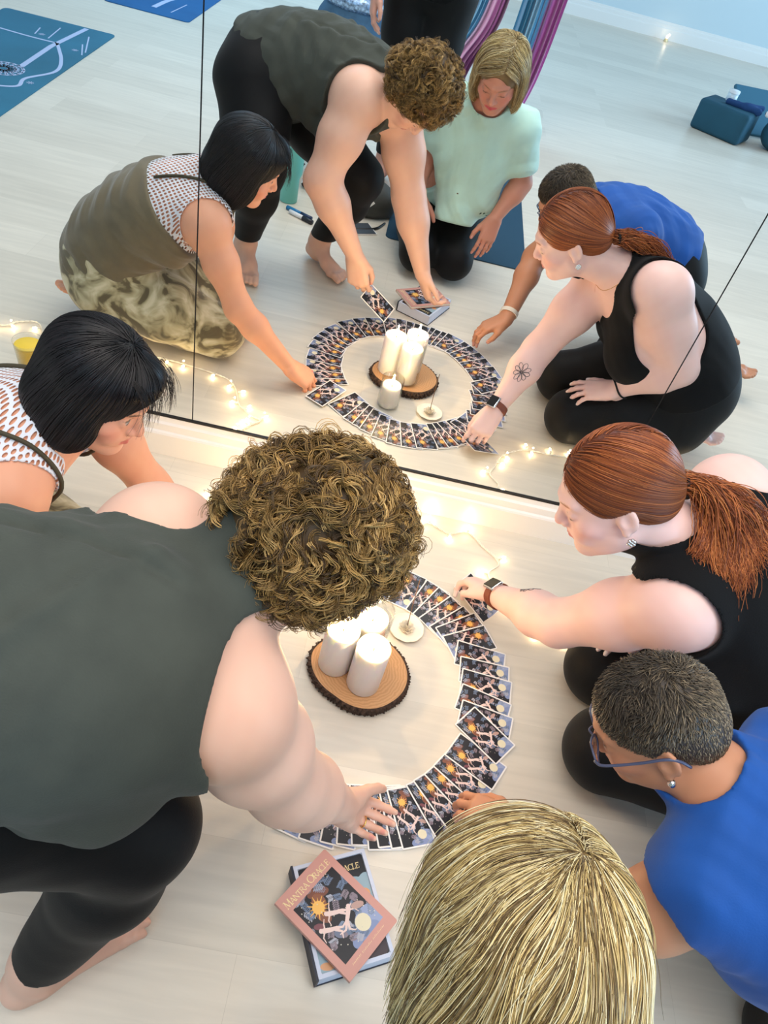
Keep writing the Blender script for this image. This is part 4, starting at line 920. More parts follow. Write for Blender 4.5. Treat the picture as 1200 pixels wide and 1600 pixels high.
    st = grow(mf, P0, lambda P, t: nrm2(P - top) * (.9 - t * .7) + gl * (.35 + t) - F[1] * .1, S, RNG.uniform(.0062, .0082, N), RNG.uniform(.0005, .0035, (N, 1)) * np.ones((1, S)))
    cols = strandcols(N, S, [S3(16, 13, 14), S3(24, 20, 22), S3(12, 10, 12), S3(34, 28, 30)], .15)
    # wispy fringe ends beyond the brow
    n2 = 110; S2 = 24; x = RNG.uniform(-.06, .06, n2); P1 = local(F, c, np.stack([x, np.full(n2, .055), np.full(n2, .105)], 1) * sc); tt = np.linspace(0, 1, S2)[None, :, None]
    end = local(F, c, np.stack([x * 1.25 + RNG.normal(0, .012, n2), .098 + RNG.uniform(0, .03, n2), RNG.uniform(.015, .05, n2)], 1) * sc); mid = local(F, c, np.stack([x * 1.1, np.full(n2, .105), np.full(n2, .095)], 1) * sc)
    wis = P1[:, None] * (1 - tt) ** 2 + 2 * mid[:, None] * tt * (1 - tt) + end[:, None] * tt ** 2
    hair_object(root, mass, [st, wis], [taper(N, S, .0011), taper(n2, S2, .00042, .2)], [cols, strandcols(n2, S2, [S3(20, 15, 14), S3(34, 24, 20)], .1)], S3(12, 10, 11))
    body = lambda X: al.ev(X)
    band('hair_tie', body, A3(*J['wrR']) + (A3(*J['elR']) - A3(*J['wrR'])) * .1, A3(*J['elR']) - A3(*J['wrR']), .03, .004, .002, M_ELAST, root)
    return root
def nrm2(v): return v / (np.linalg.norm(v, axis=-1, keepdims=True) + 1e-9)

# ---------- the red haired woman on the right
def person_red():
    root = person_root('person', (.85, .95, 0), 'woman with a red ponytail and black tank top, kneeling beside the fairy lights')
    J = dict(pelvis=(.985, .95, .25), waist=(.90, .965, .36), chest=(.775, .985, .455), neck=(.665, 1.005, .555),
             fwd=[(-1, 0, -.3), (-.85, 0, -.55), (-.70, 0, -.75)], shR=(.725, 1.115, .575), shL=(.625, .895, .480),
             elL=(.500, .990, .255), wrL=(.405, 1.155, .115), elR=(.865, 1.13, .385), wrR=(.745, 1.085, .240),
             hiR=(.965, 1.04, .17), hiL=(.95, .815, .17), knR=(.675, 1.035, .080), knL=(.655, .825, .085), anR=(1.0, 1.0, .055), anL=(1.0, .815, .055),
             head=(.462, .995, .618), hf=(-.82, -.06, -.57), hu=(-.50, .10, .86))
    sz = dict(w=(.20, .175, .16), d=(.155, .145, .125), rsh=.066, arm=(.070, .064, .045, .046, .025), leg=(.12, .108, .078, .064, .036), bust=.085, rn=.050, hs=.97, bz=-.05)
    B = figure(J, sz)
    al = dressfn(B['core'], B['neck'])
    for s in 'LR': al.add(B['legs'][s], .03).add(B['arms'][s], .03)
    cloth = upper_body(B)
    al.add(B['head'])
    tL, nL = hand(al, J['wrL'], (-.38, .78, -.52), (-.86, -.35, .2), [(30, 35, 25), (35, 40, 25), (40, 45, 25), (45, 45, 25)], thumb=dict(n=(.2, -.3, -1), pts=[(.022, .020, .006), (.050, .036, .020), (.078, .038, .030), (.098, .030, .034)]), sc=.92)
    tR, nR = hand(al, J['wrR'], (-.80, -.26, -.42), (-.32, -.92, .1), [(8, 16, 8), (10, 18, 8), (12, 20, 10), (16, 22, 10)], thumb=dict(n=(-.55, -.05, -.85)), sc=.93, spread=.15)
    foot(al, J['anR'], (1, .08, -.05), up=(0, 0, -1), medial=(0, -1, 0), sc=.95); foot(al, J['anL'], (1, -.1, -.05), up=(0, 0, -1), medial=(0, 1, 0), sc=.95)
    skin = S3(240, 198, 188)
    pt = facepaint(B['HF'], B['hc'], .97, brow=S3(165, 95, 60), lip=S3(206, 120, 116), lash=S3(70, 35, 25), blush=S3(238, 150, 140)) + nails(tL, nL, S3(240, 215, 212), 1.2) + nails(tR, nR, S3(244, 226, 222), 1.25)
    skin_mesh(root, al, skin, pt)
    fn = lambda X, bc=None, br=0: cloth.ev(X, bc, br); lo, hi = cloth.bounds(.04)
    arms = Shape().cone(A3(*J['shL']) + A3(-.010, -.022, .0), mixs(J['shL'], J['elL'], .6), .085, .10, .02).cone(A3(*J['shR']) + A3(.0, .022, .025), mixs(J['shR'], J['elR'], .6), .092, .10, .02)
    ncut = Shape().cone(A3(.628, 1.008, .55), A3(.50, 1.02, .62), .058, .10, .01).cone(A3(.625, 1.01, .52), A3(.55, 1.01, .40), .056, .080, .02)
    garment('tank_top', fn, lo, hi, .008, [(A3(.95, .95, .26), A3(.6, 0, -1))], [arms, ncut], M_BLACKT, root, .0035, folds([((.6, .2, .8), 60, .0022, .3)]))
    low, fcut = lower_body(B, J)
    fl = lambda X, bc=None, br=0: low.ev(X, bc, br); lo, hi = low.bounds(.04)
    garment('leggings', fl, lo, hi, .006, [], [fcut], M_BLACKL, root, .0045, folds([((.7, .2, .5), 45, .0014, 1.1)]))
    F, c = B['HF'], B['hc']; sc = .97
    # hair pulled back to a low ponytail
    mass = shell_hair(F, c, sc, [((0, -.022, .036), (.082, .098, .088), .03), ((0, -.066, -.012), (.062, .050, .058), .03)], [((0, .118, -.035), (.088, .085, .090), .014), ((.092, .005, -.050), (.040, .075, .060), .012), ((-.092, .005, -.050), (.040, .075, .060), .012)])
    mf = lambda X, bc=None, br=0: mass.ev(X, bc, br)
    tie = A3(.578, 1.022, .655)
    N = 3000; S = 30; d = RNG.normal(size=(N * 3, 3)); d /= np.linalg.norm(d, axis=1, keepdims=True); P0 = (d * A3(.085, .1, .09) + A3(0, -.02, .036)) * sc
    ok = ~((d[:, 1] < -.35) & (d[:, 2] < .25)) & (d[:, 2] > -.75); P0 = local(F, c, P0[ok][:N]); N = len(P0)
    dist = np.linalg.norm(P0 - tie, axis=1)
    part = A3(*F[0]) * .0
    def dfn(P, t):
        v = tie - P; s_ = (P - c) @ F[0]; return nrm2(v) + F[0] * (np.sign(s_) * .35 * (1 - t))[:, None] * np.clip(((P - c) @ F[2]) * 12, 0, 1)[:, None]
    st = grow(mf, P0, dfn, S, dist * 1.10 / S, RNG.uniform(.0004, .0022, (N, 1)) * np.ones((1, S)))
    pal = [S3(138, 72, 36), S3(160, 86, 42), S3(112, 54, 28), S3(176, 100, 52), S3(126, 62, 30)]
    cs = strandcols(N, S, pal, .08)
    # tail
    NT = 3000; ST = 30; ends = [A3(.668, .925, .545), A3(.690, .925, .545), A3(.715, .945, .55), A3(.745, .97, .555), A3(.765, 1.0, .565), A3(.705, .92, .535), A3(.640, .945, .545)]
    cl = Shape(); cl.add(B['core']); cl.add(B['neck']); cf = lambda X: cl.ev(X) - .008
    tt = np.linspace(0, 1, ST)[None, :, None]; e = np.array(ends)[RNG.integers(0, len(ends), NT)] + RNG.normal(0, .012, (NT, 3)); st0 = tie + RNG.normal(0, .006, (NT, 3)); off = RNG.normal(0, .009, (NT, 1, 3))
    m1 = tie + A3(.055, -.002, .022) + (e - tie) * .08; m2 = e * .72 + tie * .28 + A3(.01, 0, .045)
    tail = st0[:, None] * (1 - tt) ** 3 + 3 * m1[:, None] * tt * (1 - tt) ** 2 + 3 * m2[:, None] * tt ** 2 * (1 - tt) + e[:, None] * tt ** 3 + off * np.sin(tt * math.pi) ** .7 + A3(.0, .0, .006) * np.sin(tt * 9 + RNG.uniform(0, 6, (NT, 1, 1)))
    fl_ = tail.reshape(-1, 3); dd = cf(fl_); push = dd < .004; g = grad(cf, fl_[push]); fl_[push] += g * (.004 - dd[push] + RNG.uniform(0, .006, push.sum()))[:, None]; tail = fl_.reshape(tail.shape)
    ct = strandcols(NT, ST, pal + [S3(190, 116, 62), S3(176, 100, 48)], .10)
    hair_object(root, mass, [st, tail], [taper(N, S, .0011, .9), taper(NT, ST, .0010, .35)], [cs, ct], S3(100, 48, 24))
    ring('hair_elastic', tie + A3(.004, 0, .002), A3(.8, 0, .3), .0135, .0045, M_ELAST, root)
    body = lambda X: al.ev(X)
    ear = local(F, c, A3(-.084, -.006, -.045) * sc)
    for k, sg in enumerate((-1, 1)):
        bm = bmesh.new(); e_ = local(F, c, A3(sg * .0845, -.008, -.046) * sc)
        for q in range(7):
            a = q * 2 * math.pi / 6; r = .0052 if q < 6 else 0
            bmesh.ops.create_icosphere(bm, subdivisions=2, radius=.0036, matrix=Matrix.Translation(Vector(e_ + F[1] * r * math.cos(a) + F[2] * r * math.sin(a) - F[2] * .004)))
        o = bm_obj('earring', bm, M_STEEL, None, True); o.parent = root; o.matrix_parent_inverse = root.matrix_basis.inverted()
    # smart watch on the left wrist
    w = A3(*J['wrL']); e = A3(*J['elL']); ax = e - w; wc = w + ax * .06
    M_W = mat('brown leather band', S3(120, 58, 36), .5)
    wb = band('watch_band', body, wc, ax, .035, .018, .003, M_W, root)
    n = nrm(np.cross(np.cross(ax, A3(-.3, -.1, 1)), ax)); top = project(body, (wc + n * .03)[None], .004)[0]; G = frame(nrm(ax), n)
    bm = bmesh.new(); box(bm, -.017, .017, -.0195, .0195, -.004, .006, .004, 3)
    for v in bm.verts: v.co = Vector(local(G, top, v.co))
    o = bm_obj('watch_case', bm, M_STEEL, None, True); o.parent = root; o.matrix_parent_inverse = root.matrix_basis.inverted()
    bm = bmesh.new(); box(bm, -.0145, .0145, -.017, .017, .0058, .0068, .001, 1)
    for v in bm.verts: v.co = Vector(local(G, top, v.co))
    s_ = bm_obj("watch_screen", bm, M_BLACKP, None); s_.parent = o
    band('bracelet', body, mixs(J['wrR'], J['elR'], .08), A3(*J['elR']) - A3(*J['wrR']), .035, .004, .002, M_ELAST, root)
    # flower outline tattoo on the inner left forearm
    a0 = mixs(J['wrL'], J['elL'], .55); ax = nrm(A3(*J['elL']) - A3(*J['wrL'])); n = nrm(A3(-.35, 1, .22)); n = nrm(n - ax * (n @ ax)); side = np.cross(ax, n); ctr = a0 + n * .05
    paths = []
    for k in range(9):
        a = k * 2 * math.pi / 9; pts = []
        for q in range(17):
            u = q / 16 * 2 * math.pi; rr = .018 + .0125 * math.cos(u); ww = .0068 * math.sin(u); pts.append(ctr + ax * (rr * math.cos(a) - ww * math.sin(a)) + side * (rr * math.sin(a) + ww * math.cos(a)))
        paths.append(pts)
    for r_ in (.004, .0022): paths.append([ctr + ax * r_ * math.cos(u) + side * r_ * math.sin(u) for u in np.linspace(0, 6.283, 17)])
    P = np.array(paths); P = project(body, P.reshape(-1, 3), .0002, 6).reshape(P.shape)
    V, Fq, _ = tubes(P, .0008, 4); mesh_np('tattoo', V, Fq, mat('tattoo ink', S3(70, 70, 78), .6), root)
    # fine chain with pendant
    surf_tube('necklace', body, [A3(.66, 1.065, .58), A3(.625, 1.05, .545), A3(.60, 1.01, .505), A3(.61, .965, .52), A3(.655, .945, .56)], .001, .0007, M_GOLD, root)
    return root

# ---------- the woman in the blue shirt
def person_blue():
    root = person_root('person', (.75, .45, 0), 'woman with cropped greying hair and glasses in a royal blue shirt, kneeling at right')
    J = dict(pelvis=(.945, .40, .39), waist=(.84, .42, .44), chest=(.725, .455, .475), neck=(.628, .515, .522),
             fwd=[(-.3, .1, -1), (-.2, .1, -1), (-.3, .1, -1)], shR=(.745, .600, .515), shL=(.600, .425, .470),
             elL=(.508, .392, .275), wrL=(.445, .605, .125), elR=(.775, .690, .34), wrR=(.805, .655, .185),
             hiR=(.97, .50, .36), hiL=(.95, .34, .36), knR=(.88, .56, .075), knL=(.94, .37, .075), anR=(1.24, .52, .055), anL=(1.22, .32, .055),
             head=(.500, .590, .562), hf=(-.76, .02, -.64), hu=(-.62, .16, .76))
    sz = dict(w=(.165, .16, .155), d=(.125, .125, .115), rsh=.055, arm=(.060, .052, .041, .040, .026), leg=(.105, .092, .068, .058, .034), bust=.05, rn=.050, hs=.88)
    B = figure(J, sz)
    al = dressfn(B['core'], B['neck'])
    for s in 'LR': al.add(B['legs'][s], .03).add(B['arms'][s], .03)
    cloth = upper_body(B)
    al.add(B['head'])
    tL, nL = hand(al, J['wrL'], (-.80, .36, -.38), (.30, .90, .1), [(22, 30, 20), (22, 35, 20), (25, 35, 20), (30, 40, 20)], thumb=dict(n=(-.1, .1, -1), pts=[(.022, .020, .006), (.052, .044, .014), (.078, .050, .026), (.098, .048, .034)]), sc=.95)
    tR, nR = hand(al, J['wrR'], (.75, -.45, -.48), (.5, .8, 0), [(10, 14, 10)] * 4, thumb=dict(n=(.2, .0, -1)), sc=.95)
    foot(al, J['anR'], (1, .1, -.05), up=(0, 0, -1), medial=(0, -1, 0), sc=.95); foot(al, J['anL'], (1, -.1, -.05), up=(0, 0, -1), medial=(0, 1, 0), sc=.95)
    skin = S3(196, 138, 106)
    pt = facepaint(B['HF'], B['hc'], .88, openeye=True, brow=S3(80, 60, 50), lip=S3(170, 90, 85), blush=S3(200, 120, 100)) + nails(tL, nL, S3(214, 160, 150))
    skin_mesh(root, al, skin, pt)
    fn = lambda X, bc=None, br=0: cloth.ev(X, bc, br); lo, hi = cloth.bounds(.04)
    sl = Shape()
    for s in 'LR':
        a = A3(*J['sh' + s]); e = A3(*J['el' + s]); d = nrm(e - a); out = A3(*J['sh' + s]) - A3(*J['chest']); out = nrm(out - A3(*J['fwd'][2]) * 0)
        sl.cone(a + d * (.165 if s == 'R' else .110) + A3(-.01, -.012, -.005), e + d * .05, .098, .11, .01)
    ncut = Shape().cone(A3(.590, .535, .535), A3(.51, .58, .58), .050, .10, .01)
    fo = folds([((.35, .8, .3), 75, .0052, .9), ((.8, -.4, .2), 95, .0030, 2.2)])
    garment('shirt', fn, lo, hi, .011, [(A3(.965, .42, .35), A3(.9, 0, -.35)), (A3(0, 0, .28), A3(0, 0, -1))], [sl, ncut], M_BLUE, root, .0045, fo)
    low, fcut = lower_body(B, J)
    fl = lambda X, bc=None, br=0: low.ev(X, bc, br); lo, hi = low.bounds(.04)
    garment('leggings', fl, lo, hi, .006, [], [fcut], M_BLACKL, root, .005)
    # cropped hair
    F, c = B['HF'], B['hc']; sc = .87
    mass = shell_hair(F, c, sc, [((0, -.014, .033), (.0775, .0965, .0875), .02), ((0, -.060, -.020), (.062, .048, .055), .03)], [((0, .122, -.020), (.085, .080, .088), .012), ((.100, .020, -.060), (.040, .085, .070), .012), ((-.100, .020, -.060), (.040, .085, .070), .012)])
    mf = lambda X, bc=None, br=0: mass.ev(X, bc, br)
    N = 9000; S = 6; d = RNG.normal(size=(N * 3, 3)); d /= np.linalg.norm(d, axis=1, keepdims=True); P0 = local(F, c, (d * A3(.08, .1, .09) + A3(0, -.014, .033)) * sc); P0 = project(mf, P0, 0, 3)
    sk = np.abs(mf(P0)) < .002; P0 = P0[sk][:N]; N = len(P0); hl = ((P0 - c) @ F[2]); back = -((P0 - c) @ F[1]); crown = local(F, c, (.01, -.05, .12))
    topness = np.clip((hl - .02) / .06, 0, 1)
    v = nrm2(P0 - crown + RNG.normal(0, .02, P0.shape)) + np.stack([np.sin(P0[:, 1] * 90), np.sin(P0[:, 2] * 90 + P0[:, 0] * 60), np.sin(P0[:, 0] * 90)], 1) * (.5 * topness[:, None])
    offs = (.0008 + .006 * topness)[:, None] * np.linspace(0, 1, S)[None] * RNG.uniform(.4, 1.2, (N, 1))
    ln = .006 + .012 * topness * RNG.uniform(.7, 1.2, N)
    st = grow(mf, P0, lambda P, t: v + RNG.normal(0, .15, P.shape), S, ln / S, offs)
    w = np.clip((np.clip(back * 9, 0, 1) * .8 + (1 - topness) * .5) + RNG.normal(0, .25, N), 0, 1)[:, None, None]
    cs = (1 - w) * strandcols(N, S, [S3(40, 34, 30), S3(58, 50, 42), S3(74, 64, 52)], .2) + w * strandcols(N, S, [S3(124, 108, 88), S3(100, 88, 74), S3(150, 132, 106)], .2)
    hair_object(root, mass, [st], [taper(N, S, .00075, .4)], [cs], S3(56, 47, 40), .0035)
    # glasses
    gl = empty('glasses', tuple(c), label='dark blue framed glasses on the face of the woman in the blue shirt', cat='glasses')
    M_FR = mat('grey blue frame', S3(74, 80, 108), .3); M_LENS = mat('lens glass', (1, 1, 1), .0, trans=1.0, ior=1.05)
    for s in (-1, 1):
        pts = [local(F, c, A3(s * (.033 + .026 * math.cos(a)), .102 - .004 * abs(math.cos(a)), -.004 + .019 * math.sin(a) * (1 if math.sin(a) < 0 else .85)) * sc) for a in np.linspace(0, 2 * math.pi, 29)]
        tube('rim', pts, .0017, M_FR, gl, 6)
        n_ = len(pts) - 1; cen = np.mean(pts[:-1], axis=0); V = np.array(list(pts[:-1]) + [cen]); mesh_np('lens', V, [(i, (i + 1) % n_, n_) for i in range(n_)], M_LENS, gl)
        temple = [local(F, c, A3(*p) * sc) for p in ((s * .059, .100, .000), (s * .072, .085, .002), (s * .079, .03, .006), (s * .083, -.010, .012), (s * .083, -.030, .004), (s * .081, -.042, -.016))]
        tube('temple', spline(temple, 24), .0022, M_FR, gl, 6)
        bm = bmesh.new(); bmesh.ops.create_icosphere(bm, subdivisions=3, radius=.0062, matrix=Matrix.Translation(Vector(local(F, c, A3(s * .0845, -.006, -.043) * sc))))
        o = bm_obj('earring', bm, M_STEEL, None, True); o.parent = root; o.matrix_parent_inverse = root.matrix_basis.inverted()
    tube('bridge', spline([local(F, c, A3(*p) * sc) for p in ((-.009, .101, .002), (0, .106, .005), (.009, .101, .002))], 8), .0017, M_FR, gl, 6)
    body = lambda X: al.ev(X)
    band('wrist_band', body, mixs(J['wrL'], J['elL'], .10), A3(*J['elL']) - A3(*J['wrL']), .035, .014, .0025, mat('pale wrist band', S3(226, 218, 206), .5), root)
    return root

# ---------- the blonde woman with her back to the camera
def person_blonde():
    root = person_root('person', (.18, .02, 0), 'blonde woman in a mint t-shirt kneeling on the dark teal mat in the foreground')
    J = dict(pelvis=(.155, -.115, .235), waist=(.165, -.065, .36), chest=(.195, .015, .500), neck=(.212, .095, .645),
             fwd=[(0, 1, -.1), (0, 1, -.3), (.0, 1, -.45)], shR=(.352, .055, .578), shL=(.085, .065, .605),
             elR=(.425, .045, .395), wrR=(.355, .135, .275), elL=(.030, .06, .420), wrL=(.05, .13, .29),
             hiR=(.235, -.12, .19), hiL=(.075, -.11, .19), knR=(.245, .165, .085), knL=(.100, .170, .085), anR=(.225, -.20, .065), anL=(.085, -.18, .065),
             head=(.222, .208, .768), hf=(-.12, .80, -.58), hu=(-.08, .56, .82), face=dict(smile=1.0))
    sz = dict(w=(.165, .14, .15), d=(.125, .115, .11), rsh=.052, arm=(.050, .044, .035, .035, .024), leg=(.10, .088, .066, .056, .034), bust=.055, rn=.050, hs=.92)
    B = figure(J, sz)
    al = dressfn(B['core'], B['neck'])
    for s in 'LR': al.add(B['legs'][s], .03).add(B['arms'][s], .03)
    cloth = upper_body(B)
    al.add(B['head'])
    tR, nR = hand(al, J['wrR'], (-.12, .50, -.80), (-.85, .2, .3), [(8, 14, 10), (8, 14, 10), (10, 16, 10), (12, 18, 10)], thumb=dict(n=(0, -.6, -.7)), sc=.93)
    tL, nL = hand(al, J['wrL'], (.20, .55, -.75), (.85, .2, .3), [(8, 14, 10), (8, 14, 10), (10, 16, 10), (12, 18, 10)], thumb=dict(n=(0, -.6, -.7)), sc=.93)
    foot(al, J['anR'], (.1, -1, -.05), up=(0, 0, -1), medial=(-1, 0, 0), sc=.95); foot(al, J['anL'], (-.1, -1, -.05), up=(0, 0, -1), medial=(1, 0, 0), sc=.95)
    skin = S3(206, 144, 122)
    pt = facepaint(B['HF'], B['hc'], .92, openeye=False, brow=S3(150, 110, 84), lip=S3(206, 84, 96), blush=S3(226, 130, 120)) + nails(tR, nR, S3(222, 160, 150))
    skin_mesh(root, al, skin, pt)
    fn = lambda X, bc=None, br=0: cloth.ev(X, bc, br); lo, hi = cloth.bounds(.05)
    sl = Shape()
    for s in 'LR':
        a = A3(*J['sh' + s]); e = A3(*J['el' + s]); d = nrm(e - a)
        sl.cone(a + d * .22, e + d * .06, .085, .11, .01)
    ncut = Shape().cone(A3(.212, .120, .655), A3(.22, .17, .73), .060, .10, .01)
    shirt = Shape().add(cloth)
    shirt.cone(A3(.20, .04, .48), A3(.20, .130, .245), .090, .062, .08).cone(A3(.27, .02, .46), A3(.27, .05, .32), .08, .078, .06)
    for s in 'LR': shirt.cone(J['sh' + s], mixs(J['sh' + s], J['el' + s], .60), .050, .056, .03)
    sf = lambda X, bc=None, br=0: shirt.ev(X, bc, br); lo, hi = shirt.bounds(.04)
    fo = folds([((.9, .1, .35), 78, .0050, .9), ((.5, .2, -.6), 100, .0030, 2.2)])
    garment('t_shirt', sf, lo, hi, .014, [(A3(.2, .12, .215), A3(0, .35, -1))], [sl, ncut], M_MINT, root, .0045, fo)
    low, fcut = lower_body(B, J)
    fl = lambda X, bc=None, br=0: low.ev(X, bc, br); lo, hi = low.bounds(.04)
    garment('leggings', fl, lo, hi, .006, [(A3(.16, -.05, .31), A3(0, .3, 1))], [fcut], M_BLACKL, root, .005)
    # blonde hair to the jaw, layered
    F, c = B['HF'], B['hc']; sc = .86
    mass = shell_hair(F, c, sc, [((0, -.020, .040), (.093, .108, .092), .03), ((0, -.068, -.055), (.086, .056, .095), .03), ((.068, -.012, -.055), (.028, .060, .085), .02), ((-.068, -.012, -.055), (.028, .060, .085), .02)], [((0, .120, -.026), (.062, .080, .106), .012)])
    mf = lambda X, bc=None, br=0: mass.ev(X, bc, br)
    N = 15000; S = 24; d = RNG.normal(size=(N * 3, 3)); d /= np.linalg.norm(d, axis=1, keepdims=True); d = d[(d[:, 2] > -.35) & ~((d[:, 1] > .5) & (d[:, 2] < .5))][:N]; N = len(d)
    P0 = local(F, c, (d * A3(.09, .1, .09) + A3(0, -.02, .04)) * sc); top = local(F, c, A3(.024, .0, .135) * sc)
    clump = np.sin(P0 @ A3(140, 60, 90)) * .5 + np.sin(P0 @ A3(-70, 150, 60) + 1) * .5
    G0 = A3(0, -.15, -1)
    jit = RNG.normal(0, .20, (N, 3))
    pa, pb = local(F, c, A3(.022, -.045, .125) * sc), local(F, c, A3(.022, .055, .120) * sc); pab = pb - pa
    def df(P, t):
        s_ = (P - c) @ F[0]; w = nrm2(P - pa - np.clip((P - pa) @ pab / (pab @ pab), 0, 1)[:, None] * pab) * (1.0 - t * .75) + G0 * (.25 + .9 * t); cl = np.stack([np.sin(P @ A3(95, 30, 20)), np.sin(P @ A3(20, 40, 85)) * .5, np.zeros(len(P))], 1) * .22
        pf = (P - c) @ F[1]; pu = (P - c) @ F[2]; sw = np.where(s_ > .022 * sc, 1.0, -1.0) * np.clip((pf - .025) / .04, 0, 1) * np.clip((.125 - pu) / .03, 0, 1) * np.clip((.075 - np.abs(s_)) / .02, 0, 1)
        return w + cl + jit[:len(P)] * (.5 - .3 * t) + F[0] * (sw * 2.6)[:, None]
    off = (RNG.uniform(.0003, .0050, (N, 1)) + .0045 * np.clip(clump, 0, 1)[:, None]) * (1 + np.linspace(0, 1, S)[None] ** 2 * 1.3)
    st = grow(mf, P0, df, S, RNG.uniform(.0062, .0104, N), off)
    lc = (st.reshape(-1, 3) - c) @ F.T; bad = ((lc[:, 1] > .062 * sc) & (np.abs(lc[:, 0]) < .046 * sc) & (lc[:, 2] < .060 * sc)).reshape(N, S); fb = np.where(bad.any(1), bad.argmax(1), S); ok = fb > 7; st = st[ok]; fb = fb[ok]; clump = clump[ok]; N = len(st); ii = np.minimum(np.arange(S)[None], fb[:, None] - 1); st = np.take_along_axis(st, ii[..., None], 1) + np.where(np.arange(S)[None] >= fb[:, None], 1e-5, 0)[..., None] * np.arange(S)[None, :, None]
    pal = [S3(214, 192, 136), S3(186, 160, 104), S3(152, 126, 80), S3(228, 210, 162), S3(118, 96, 64), S3(198, 174, 118), S3(236, 224, 186), S3(104, 84, 56)]
    cs = strandcols(N, S, pal, .08)
    cs = np.clip(cs * (1 + .16 * clump[:, None, None]), 0, 1)
    n2 = 60; q = RNG.integers(0, N, n2); fly = st[q] + F[2] * .0 + nrm2(st[q] - c) * (np.linspace(0, 1, S)[None, :, None] ** 1.3) * RNG.uniform(.003, .016, (n2, 1, 1))
    hair_object(root, mass, [st, fly], [taper(N, S, .00044, .35), taper(n2, S, .0004)], [cs, strandcols(n2, S, [S3(226, 216, 180)], .05)], S3(120, 98, 64))
    body = lambda X: al.ev(X)
    band('bracelet', body, mixs(J['wrL'], J['elL'], .10), A3(*J['elL']) - A3(*J['wrL']), .035, .012, .003, mat('cream bracelet', S3(230, 220, 196), .4), root)
    return root

